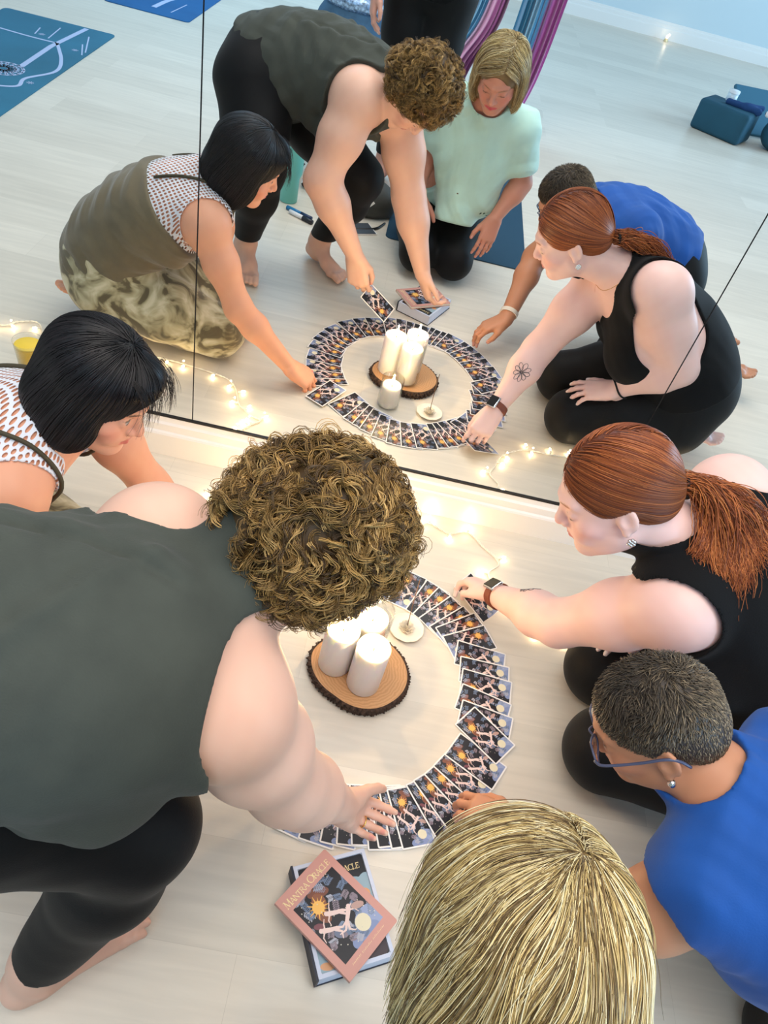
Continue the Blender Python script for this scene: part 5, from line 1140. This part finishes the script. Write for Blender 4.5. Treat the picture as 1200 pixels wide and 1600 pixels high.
# ---------- the standing person taking the picture, seen in the mirror from the hips down
def person_standing():
    root = person_root('person', (-.07, -.62, 0), 'person in black standing barefoot behind the kneeling blonde woman, seen in the mirror')
    J = dict(pelvis=(-.075, -.66, .84), waist=(-.07, -.65, .98), chest=(-.065, -.62, 1.16), neck=(-.06, -.58, 1.33),
             fwd=[(0, 1, 0), (0, 1, -.1), (0, 1, -.15)], shR=(.10, -.60, 1.27), shL=(-.225, -.60, 1.27),
             elL=(-.285, -.60, 1.0), wrL=(-.285, -.53, .79), elR=(.16, -.33, 1.22), wrR=(.055, -.115, 1.35),
             hiR=(.015, -.66, .80), hiL=(-.165, -.66, .80), knR=(-.005, -.64, .46), knL=(-.135, -.64, .46), anR=(-.020, -.66, .085), anL=(-.135, -.68, .085),
             head=(-.055, -.535, 1.48), hf=(.05, .9, -.42), hu=(0, .42, .9))
    sz = dict(w=(.175, .145, .155), d=(.125, .11, .115), rsh=.052, arm=(.050, .044, .035, .035, .024), leg=(.10, .088, .062, .056, .036), bust=.06, rn=.050)
    B = figure(J, sz)
    al = dressfn(B['core'], B['neck'])
    for s in 'LR': al.add(B['legs'][s], .02).add(B['arms'][s], .03)
    cloth = upper_body(B)
    al.add(B['head'])
    tL, nL = hand(al, J['wrL'], (-.02, .12, -1), (.25, .95, .1), [(15, 22, 12), (18, 24, 12), (20, 26, 12), (22, 28, 12)], thumb=dict(n=(1, -.2, 0)))
    tR, nR = hand(al, J['wrR'], (-.45, .25, .85), (-.5, .3, -.3), [(35, 50, 30)] * 4)
    foot(al, J['anR'], (.15, 1, 0), medial=(-1, 0, 0)); foot(al, J['anL'], (-.2, 1, 0), medial=(1, 0, 0))
    skin_mesh(root, al, S3(214, 160, 142), facepaint(B['HF'], B['hc']) + nails(tL, nL), .0035)
    fn = lambda X, bc=None, br=0: cloth.ev(X, bc, br); lo, hi = cloth.bounds(.04)
    sl = Shape()
    for s in 'LR': a = A3(*J['sh' + s]); e = A3(*J['el' + s]); d = nrm(e - a); sl.cone(a + d * .17, e, .085, .11, .01); sl.cone(J['wr' + s], e, .06, .10, .01)
    garment('t_shirt', fn, lo, hi, .012, [(A3(0, 0, .78), A3(0, 0, -1))], [sl, Shape().cone(A3(-.06, -.55, 1.36), A3(-.06, -.5, 1.45), .06, .1, .01)], M_BLACKT, root, .006, folds([((0, .2, 1), 30, .004, 1)]))
    low, fcut = lower_body(B, J)
    fl = lambda X, bc=None, br=0: low.ev(X, bc, br); lo, hi = low.bounds(.04)
    garment('leggings', fl, lo, hi, .007, [(A3(0, 0, .13), A3(0, 0, -1))], [], M_BLACKL, root, .006)
    F, c = B['HF'], B['hc']
    mass = shell_hair(F, c, 1, [((0, -.020, .040), (.088, .102, .090), .03), ((0, -.068, -.050), (.080, .05, .09), .03)], [((0, .118, -.045), (.07, .08, .09), .012)])
    mf = lambda X, bc=None, br=0: mass.ev(X, bc, br); N = 1500; S = 20; d = RNG.normal(size=(N * 3, 3)); d /= np.linalg.norm(d, axis=1, keepdims=True); d = d[(d[:, 2] > -.1)][:N]; N = len(d)
    st = grow(mf, local(F, c, d * .1 + A3(0, -.02, .04)), lambda P, t: nrm2(P - local(F, c, A3(0, 0, .14))) * (1 - t) + A3(0, 0, -1) * (.3 + t), S, .009, .002)
    hair_object(root, mass, [st], [taper(N, S, .0012)], [strandcols(N, S, [S3(70, 50, 34), S3(92, 66, 44)], .1)], S3(60, 42, 28))
    ph = empty('phone', (0.0, -.045, 1.42), label='black phone held up by the standing person', cat='phone')
    bm = bmesh.new(); box(bm, -.038, .038, -.078, .078, -.004, .004, .003, 2)
    fw = A3(CR[0][2], CR[1][2], CR[2][2]); upv = -A3(CR[0][1], CR[1][1], CR[2][1]); rt = A3(CR[0][0], CR[1][0], CR[2][0]); o_ = A3(0, 0, 1.42) - fw * .022 + rt * .02 - upv * .05
    for v in bm.verts: v.co = Vector(o_ + rt * v.co.x + upv * v.co.y + fw * v.co.z)
    o = bm_obj('case', bm, M_BLACKP, None); o.parent = ph; o.matrix_parent_inverse = ph.matrix_basis.inverted()
    return root

# ------------------------------------------------------------------ things behind the group, seen in the mirror
def yoga_mat(x, y, ang, w, l, mt_, label, pattern=None, group=None, name='yoga_mat'):
    root = empty(name, (x, y, 0), math.radians(ang), label=label, cat='yoga mat', group=group)
    bm = bmesh.new(); box(bm, 0, w, 0, l, .0002, .005)
    es = [e for e in bm.edges if abs(e.verts[0].co.z - e.verts[1].co.z) > .003]; bmesh.ops.bevel(bm, geom=es, offset=.03, segments=6, affect='EDGES', profile=.5)
    bm_obj('mat_sheet', bm, mt_, root)
    return root
M_TEAL = mat('dark teal mat foam', S3(18, 62, 86), .8, bump=(300, .5)); M_TEAL2 = mat('teal mat foam', S3(40, 108, 136), .75, noise=(2.2, .16), bump=(300, .3)); M_BLUEM = mat('bright blue mat foam', S3(8, 92, 150), .75, noise=(3, .12)); M_LINE = mat('pale lilac mat print', S3(176, 190, 222), .8)
yoga_mat(-.045, -.075, -90, 1.46, .625, M_TEAL, 'dark teal yoga mat under the kneeling blonde woman')
m1 = yoga_mat(-2.454, -1.79, -1, .63, 1.83, M_TEAL2, 'teal yoga mat with pale lilac print at the far left, seen in the mirror')
def mline(root, pts, w, n=None):
    P = np.array([(x, y, .0056) for x, y in pts], float); n = len(P); T = np.gradient(P, axis=0); T /= np.linalg.norm(T, axis=1, keepdims=True); S_ = np.stack([-T[:, 1], T[:, 0], T[:, 2] * 0], 1)
    V = np.concatenate([P - S_ * w / 2, P + S_ * w / 2]); F = [(i, i + 1, n + i + 1, n + i) for i in range(n - 1)]; return V, F
parts_ = []; cx0, cy0 = .40, .92
def addline(pts, w): V, F = mline(m1, pts, w); parts_.append((V, np.array(F), np.zeros((len(V), 3))))
for k in range(16):
    a = k * math.pi / 8; t = np.linspace(0, 2 * math.pi, 20)
    addline([(cx0 + math.cos(a) * (.055 + .035 * math.cos(u)) - math.sin(a) * .018 * math.sin(u), cy0 + math.sin(a) * (.055 + .035 * math.cos(u)) + math.cos(a) * .018 * math.sin(u)) for u in t], .008)
for r in (.025, .055, .092): addline([(cx0 + r * math.cos(u), cy0 + r * math.sin(u)) for u in np.linspace(0, 2 * math.pi, 40)], .008)
for sg in (1, -1):
    c1 = cx0
    if sg == 1: addline([(cx0 + .05, cy0 - .08), (.44, .45), (.47, .02)], .028)
    if sg == 1: addline(spline([(.445, .38), (.56, .62), (.60, .80), (.53, .98), (.54, 1.10), (.42, 1.17), (.30, 1.2), (.12, 1.2)], 60), .018)
addline(spline([(.44, .38), (.30, .38), (.10, .36)], 20), .016)
addline([(.53, .15), (.61, .42)], .007); addline([(.55, .30), (.61, .47)], .007); addline([(.36, .12), (.38, .34)], .007); addline([(.28, .2), (.30, .32)], .007)
for sx, sy in ((.555, .42), (.33, .30), (.57, 1.02)):
    for k in range(4): a = k * math.pi / 4; addline([(sx - .018 * math.cos(a), sy - .018 * math.sin(a)), (sx, sy), (sx + .018 * math.cos(a), sy + .018 * math.sin(a))], .004)
V, F, C_ = merge(parts_); o = mesh_np('printed_pattern', V, F, M_LINE, m1, world=False, smooth=False)
m2 = yoga_mat(-2.10, -4.25, 1, .55, 1.83, M_BLUEM, 'bright blue yoga mat at the top left edge, farthest back in the mirror')
parts_ = []
addline(spline([(.28, 1.70), (.30, 1.45), (.36, 1.2), (.32, .9)], 30), .035); addline([(.40, 1.72), (.42, 1.45)], .008)
V, F, C_ = merge(parts_); mesh_np('printed_pattern', V, F, M_LINE, m2, world=False, smooth=False)

# tumbler
tx, ty = -.492, -.205
M_MINTM = mat('mint powder coat', S3(112, 196, 186), .4)
root = empty('tumbler', (tx, ty, 0), label='mint green insulated tumbler with side handle standing behind the group', cat='tumbler')
bm = bmesh.new(); lathe(bm, [(0, .001), (.036, .001), (.038, .004), (.038, .10), (.047, .125), (.048, .235), (.046, .24), (0, .24)], 40, tx, ty); part('body', bm, M_MINTM, root)
bm = bmesh.new(); lathe(bm, [(0, .240), (.046, .240), (.045, .252), (.02, .256), (0, .256)], 36, tx, ty); box(bm, tx - .012, tx + .03, ty - .008, ty + .008, .255, .266, .003); part('lid', bm, mat('pale mint plastic', S3(170, 226, 216), .4), root)
tube('handle', spline([(tx - .046, ty, .225), (tx - .085, ty, .22), (tx - .092, ty, .18), (tx - .085, ty, .125), (tx - .047, ty, .115)], 30), .009, M_MINTM, root, 10)
# patterned pouch and grey tote behind it
root = empty('patterned_pouch', (-.40, -.38, 0), label='white pouch with black animal print standing beside the mint tumbler', cat='bag')
def sdf_obj(name, sh, mt_, root, h=.006, extra=None, cols=None, smooth=True):
    fn = lambda X, bc=None, br=0: (sh.ev(X, bc, br) - (extra(X) if extra else 0)); lo, hi = sh.bounds(.03); lo[2] = max(lo[2], -.02); V, F = surface(fn, lo, hi, h); V = relax(V, F, 1); return mesh_np(name, V, F, mt_, root, cols=cols(V) if cols else None, smooth=smooth)
PR = mat('black and white animal print', attr=False, rough=.7); nt = PR.node_tree; b = nt.nodes['Principled BSDF']; tc = nt.nodes.new('ShaderNodeTexCoord'); vo = nt.nodes.new('ShaderNodeTexVoronoi'); vo.feature = 'DISTANCE_TO_EDGE'; vo.inputs['Scale'].default_value = 26; rp = nt.nodes.new('ShaderNodeValToRGB'); rp.color_ramp.interpolation = 'CONSTANT'; rp.color_ramp.elements[0].color = (*S3(236, 238, 240), 1); rp.color_ramp.elements[1].position = .16; rp.color_ramp.elements[1].color = (*S3(24, 24, 28), 1)
nt.links.new(tc.outputs['Object'], vo.inputs['Vector']); nt.links.new(vo.outputs['Distance'], rp.inputs[0]); nt.links.new(rp.outputs[0], b.inputs['Base Color'])
sdf_obj('pouch_body', Shape().ell((-.40, -.38, .14), (.075, .05, .145), None, .02).cone((-.45, -.38, .02), (-.35, -.38, .02), .02, .02, .03), PR, root)
tube('zip', spline([(-.46, -.34, .20), (-.40, -.325, .225), (-.34, -.34, .20)], 16), .004, M_BLACKP, root, 6)
root = empty('tote_bag', (-.50, -.62, 0), label='grey blue fabric tote bag behind the mint tumbler', cat='bag')
M_DEN = mat('grey blue canvas', S3(96, 122, 142), .85, noise=(30, .15))
sdf_obj('bag_body', Shape().ell((-.50, -.62, .13), (.17, .08, .15), None, .02).cone((-.62, -.62, .03), (-.38, -.62, .03), .04, .04, .05), M_DEN, root, .008, folds([((.6, .2, .6), 40, .006, 1)]))
for s_ in (-1, 1): tube('strap', spline([(-.58, -.62 + s_ * .05, .20), (-.56, -.62 + s_ * .06, .30), (-.50, -.62 + s_ * .05, .33), (-.44, -.62 + s_ * .06, .30), (-.42, -.62 + s_ * .05, .20)], 30), .008, mat('pale webbing', S3(206, 220, 230), .8), root, 6)
# grey cap shaped bag with white chevron
root = empty('sling_bag', (-.15, -.27, 0), label='dark grey rounded sling bag with a white chevron on its side, behind the bare feet', cat='bag')
sh_ = Shape().ell((-.15, -.27, .07), (.115, .075, .085), None, .02).cone((-.23, -.25, .03), (-.07, -.29, .03), .03, .03, .05)
M_GRB = mat('dark grey nylon', S3(62, 64, 62), .7, bump=(200, .3)); sdf_obj('bag_body', sh_, M_GRB, root, .005)
bf = lambda X: sh_.ev(X)
P = project(bf, np.array([A3(-.16 + u * .05 + (abs(v - .5) * -.07), -.15, .045 + v * .085) for v in np.linspace(0, 1, 17) for u in np.linspace(0, 1, 6)]), .0015, 6); F = [(i * 6 + j, i * 6 + j + 1, i * 6 + j + 7, i * 6 + j + 6) for i in range(16) for j in range(5)]
Pb = project(bf, P, .0002, 3); F2 = [tuple(q + len(P) for q in f[::-1]) for f in F]; mesh_np('chevron', np.concatenate([P, Pb]), F + F2, mat('white vinyl', S3(240, 240, 238), .5), root)
tube('strap', spline([(-.24, -.22, .03), (-.28, -.12, .006), (-.20, -.075, .005), (-.10, -.12, .006), (-.06, -.20, .006)], 40), .005, M_BLACKP, root, 6)
# pens
root = empty('notebook', (-.20, -.10, 0), label='thin white notebook with a dark cover lying beside the sling bag', cat='notebook')
bm = bmesh.new(); box(bm, -.075, .075, -.05, .05, .0002, .006, .001)
for v in bm.verts: v.co = Matrix.Rotation(-.5, 4, 'Z') @ v.co + Vector((-.17, -.085, 0))
part('pages', bm, mat('white paper', S3(232, 232, 232), .7), root, False)
bm = bmesh.new(); box(bm, -.074, .070, -.047, .049, .0062, .0078, .0005)
for v in bm.verts: v.co = Matrix.Rotation(-.5, 4, 'Z') @ v.co + Vector((-.17, -.085, 0))
part('front_cover', bm, mat('slate cover', S3(60, 66, 74), .5), root, False)
for nm, (xa, ya, xb, yb), colr, lb in (('marker_pen', (-.480, -.118, -.365, -.062), S3(24, 120, 176), 'blue marker pen lying on the floor in front of the mint tumbler'), ('marker_pen', (-.462, -.085, -.355, -.030), S3(232, 236, 240), 'white marker pen lying on the floor just in front of the blue one')):
    root = empty(nm, (xa, ya, 0), label=lb, cat='pen'); a = A3(xa, ya, .009); b_ = A3(xb, yb, .009); m_ = mixs(a, b_, .58)
    tube('barrel', [a, mixs(a, b_, .3), m_], .009, mat(nm + ' shell', colr, .4), root, 14); tube('cap', [m_, mixs(m_, b_, .5), b_], .0098, mat(nm + ' cap', S3(20, 48, 86) if colr[0] < .1 else S3(30, 34, 44), .4), root, 14)
# far bag behind the standing person
root = empty('duffel_bag', (-.55, -2.35, 0), label='blue duffel bag with a sequinned top at the top edge, left of the standing person', cat='bag')
sdf_obj('bag_body', Shape().ell((-.55, -2.35, .19), (.24, .17, .21), None, .03).cone((-.72, -2.35, .05), (-.38, -2.35, .05), .06, .06, .06), mat('denim blue canvas', S3(58, 92, 120), .85, noise=(14, .25)), root, .010, folds([((.5, .2, .7), 26, .010, 1)]))
seq = mat('sequins', S3(150, 176, 206), .25, .7, noise=(70, .7), bump=(90, 1.0)); sdf_obj('sequinned_top', Shape().ell((-.54, -2.33, .37), (.19, .13, .075), None, .02), seq, root, .008, folds([((.8, .2, .3), 60, .006, 2)]))
# foam blocks and bolster at the right
M_FOAM = mat('dark teal foam', S3(22, 76, 98), .8, noise=(9, .08)); 
def block(x, y, z, sx, sy, sz_, rot, label, nm='yoga_block'):
    root = empty(nm, (x, y, z), math.radians(rot), label=label, cat='yoga block'); bm = bmesh.new(); box(bm, -sx / 2, sx / 2, -sy / 2, sy / 2, 0.0005, sz_, .025, 4); bm_obj('foam', bm, M_FOAM, root, True); return root
block(2.13, -3.06, 0, .38, .26, .20, 34, 'large dark teal foam cube standing on the floor at the far right in the mirror')
root = empty('bolster', (2.55, -3.0, 0), label='dark teal round bolster cushion lying at the right edge of the mirror view', cat='cushion')
sdf_obj('cushion', Shape().cone((2.50, -2.98, .11), (2.95, -3.12, .11), .105, .105, .02), M_FOAM, root, .010)
root = empty('yoga_mat', (2.75, -3.6, 0), label='folded teal blue mat propped behind the foam cube and bolster', cat='yoga mat')
bm = bmesh.new(); box(bm, -.50, .45, -.18, .18, 0, .03, .012, 3)
for v in bm.verts: v.co = Matrix.Rotation(-.22, 4, 'Z') @ (Matrix.Rotation(-.75, 4, 'X') @ v.co) + Vector((2.72, -3.42, .125))
part('mat_sheet', bm, mat('slate teal', S3(52, 104, 128), .8), root, False)
root = empty('water_jar', (2.20, -3.14, .2), label='small clear jar with white lid on top of the foam cube', cat='jar')
bm = bmesh.new(); lathe(bm, [(0, .201), (.036, .201), (.038, .206), (.038, .255), (0, .255)], 30, 2.14, -3.16); part('jar', bm, mat('pale jar', S3(206, 222, 230), .2), root)
bm = bmesh.new(); lathe(bm, [(0, .2552), (.040, .2552), (.040, .272), (0, .272)], 30, 2.14, -3.16); part('lid', bm, mat('white lid', S3(226, 230, 232), .4), root)
root = empty('towel', (2.20, -3.05, .2), label='dark blue folded towel draped over the foam cube', cat='towel')
sdf_obj('cloth', Shape().cone((2.10, -3.06, .215), (2.30, -2.98, .212), .022, .026, .02).cone((2.22, -3.02, .215), (2.34, -3.05, .225), .026, .018, .03), mat('navy towelling', S3(20, 62, 112), .9, bump=(200, .6)), root, .006, folds([((.5, .8, .1), 90, .004, 2)]))
root = empty('scarf', (2.40, -2.97, .2), label='white and grey patterned scarf lying on the bolster', cat='scarf')
PG = mat('white and grey print', attr=False, rough=.8); nt = PG.node_tree; b = nt.nodes['Principled BSDF']; tc = nt.nodes.new('ShaderNodeTexCoord'); vo = nt.nodes.new('ShaderNodeTexVoronoi'); vo.feature = 'DISTANCE_TO_EDGE'; vo.inputs['Scale'].default_value = 24; rp = nt.nodes.new('ShaderNodeValToRGB'); rp.color_ramp.interpolation = 'CONSTANT'; rp.color_ramp.elements[0].color = (*S3(226, 230, 234), 1); rp.color_ramp.elements[1].position = .2; rp.color_ramp.elements[1].color = (*S3(96, 96, 102), 1)
nt.links.new(tc.outputs['Object'], vo.inputs['Vector']); nt.links.new(vo.outputs['Distance'], rp.inputs[0]); nt.links.new(rp.outputs[0], b.inputs['Base Color'])
sdf_obj('cloth', Shape().cone((2.36, -2.95, .222), (2.50, -2.98, .225), .022, .026, .02).cone((2.44, -2.98, .225), (2.70, -3.02, .225), .024, .018, .03), PG, root, .006, folds([((.5, .8, .1), 80, .006, 2)]))
# tiny lamp at the foot of the back wall
root = empty('night_light', (2.22, -5.95, 0), label='tiny warm light on the floor against the back wall', cat='lamp')
bm = bmesh.new(); lathe(bm, [(0, .001), (.020, .001), (.024, .012), (.014, .03), (0, .03)], 20, 2.22, -5.95); part('base', bm, mat('pale brass', S3(216, 200, 160), .4, .5), root)
bm = bmesh.new(); lathe(bm, [(0, .03), (.012, .034), (.013, .05), (0, .062)], 16, 2.22, -5.95); part('bulb', bm, mat('warm bulb', (1, .9, .7), .3, emit=(1, .78, .5), estr=5), root)
l = bpy.data.lights.new('night_glow', 'POINT'); l.energy = .10; l.color = (1, .8, .55); l.shadow_soft_size = .01; lo = bpy.data.objects.new('night_glow', l); COL.objects.link(lo); lo.location = (2.22, -5.90, .07)
# aerial silks: pleated loops hanging from above
def silk(cols_, y, path, wid, label, seed=1):
    """a gathered curtain of cloth hanging along path [(x, z)...], widths wid"""
    root = empty('aerial_silk', (path[-1][0], y, 0), label=label, cat='aerial silk'); nU, nW = 90, 90; R = np.random.default_rng(seed)
    P = spline([(x, 0, z) for x, z in path], nU); u_ = np.linspace(0, 1, nU); wdt = np.interp(u_, np.linspace(0, 1, len(wid)), wid); w = np.linspace(-.5, .5, nW); ph = R.uniform(0, 6.28, 4)
    V = np.zeros((nU, nW, 3)); V[..., 0] = P[:, :1] + w[None] * wdt[:, None] + .006 * np.sin(w[None] * 60 + ph[2]); V[..., 1] = y + .030 * np.sin(w[None] * 50 + ph[0] + .6 * np.sin(u_[:, None] * 5)) + .016 * np.sin(w[None] * 93 + ph[1]); V[..., 2] = P[:, 2:]
    id_ = np.arange(nU * nW).reshape(nU, nW); F = np.stack([id_[:-1, :-1], id_[1:, :-1], id_[1:, 1:], id_[:-1, 1:]], -1).reshape(-1, 4); V = V.reshape(-1, 3); V2 = V + A3(0, -.0016, 0); F = np.concatenate([F, F[:, ::-1] + len(V)])
    C = np.array([S3(*c) for c in cols_]); ci = np.clip(((w + .5) * len(C)).astype(int), 0, len(C) - 1); cc = np.broadcast_to(C[ci][None], (nU, nW, 3)).reshape(-1, 3)
    mesh_np('silk_band', np.concatenate([V, V2]), F, M_SILK, root, cols=np.concatenate([cc, cc])); return root
M_SILK = mat('silk cloth', attr=True, rough=.42, sheen=.4)
silk([(96, 176, 220), (140, 204, 236), (108, 186, 226), (232, 196, 230), (236, 182, 218), (176, 104, 162), (158, 82, 146)], -1.80, [(.30, 2.6), (.25, 1.2), (.215, .60), (.10, .32), (.02, .06)], [.12, .16, .19, .22, .26], 'blue, pink and purple aerial silk hanging left of the blonde head', 2)
silk([(60, 138, 178), (80, 158, 194), (138, 198, 226), (68, 142, 190), (176, 90, 168), (206, 110, 192), (188, 98, 176)], -1.85, [(.54, 2.6), (.53, 1.2), (.51, .70), (.48, .32), (.42, .06)], [.16, .20, .22, .22, .22], 'teal and magenta aerial silk hanging right of the blonde head', 5)

# cards in the hands
def heldcard(c, xv, yv, label):
    zv = np.cross(nrm(xv), nrm(yv)); zv = nrm(zv); yv = nrm(yv); xv = np.cross(yv, zv); return place_card(c[0], c[1], 0, c[2], 0, label, None, rot=(xv, yv, zv))
o = heldcard((-.107, 1.116, .010), A3(.86, .51, .02), A3(-.50, .85, -.05), 'oracle card under the fingers of the dark haired woman')
o = heldcard((.392, 1.215, .020), A3(.55, .80, .05), A3(-.72, .50, .34), 'oracle card under the fingers of the hand with the watch')
o = heldcard((-.012, .668, .105), np.cross(A3(.80, .10, -.55), A3(.42, .55, .72)), A3(.80, .10, -.55), 'oracle card pinched in the left hand of the curly haired woman')

import time, sys
for f_ in (person_curly, person_bob, person_red, person_blue, person_blonde, person_standing):
    t0 = time.time(); f_(); print(f_.__name__, round(time.time() - t0, 1), 's', flush=True)
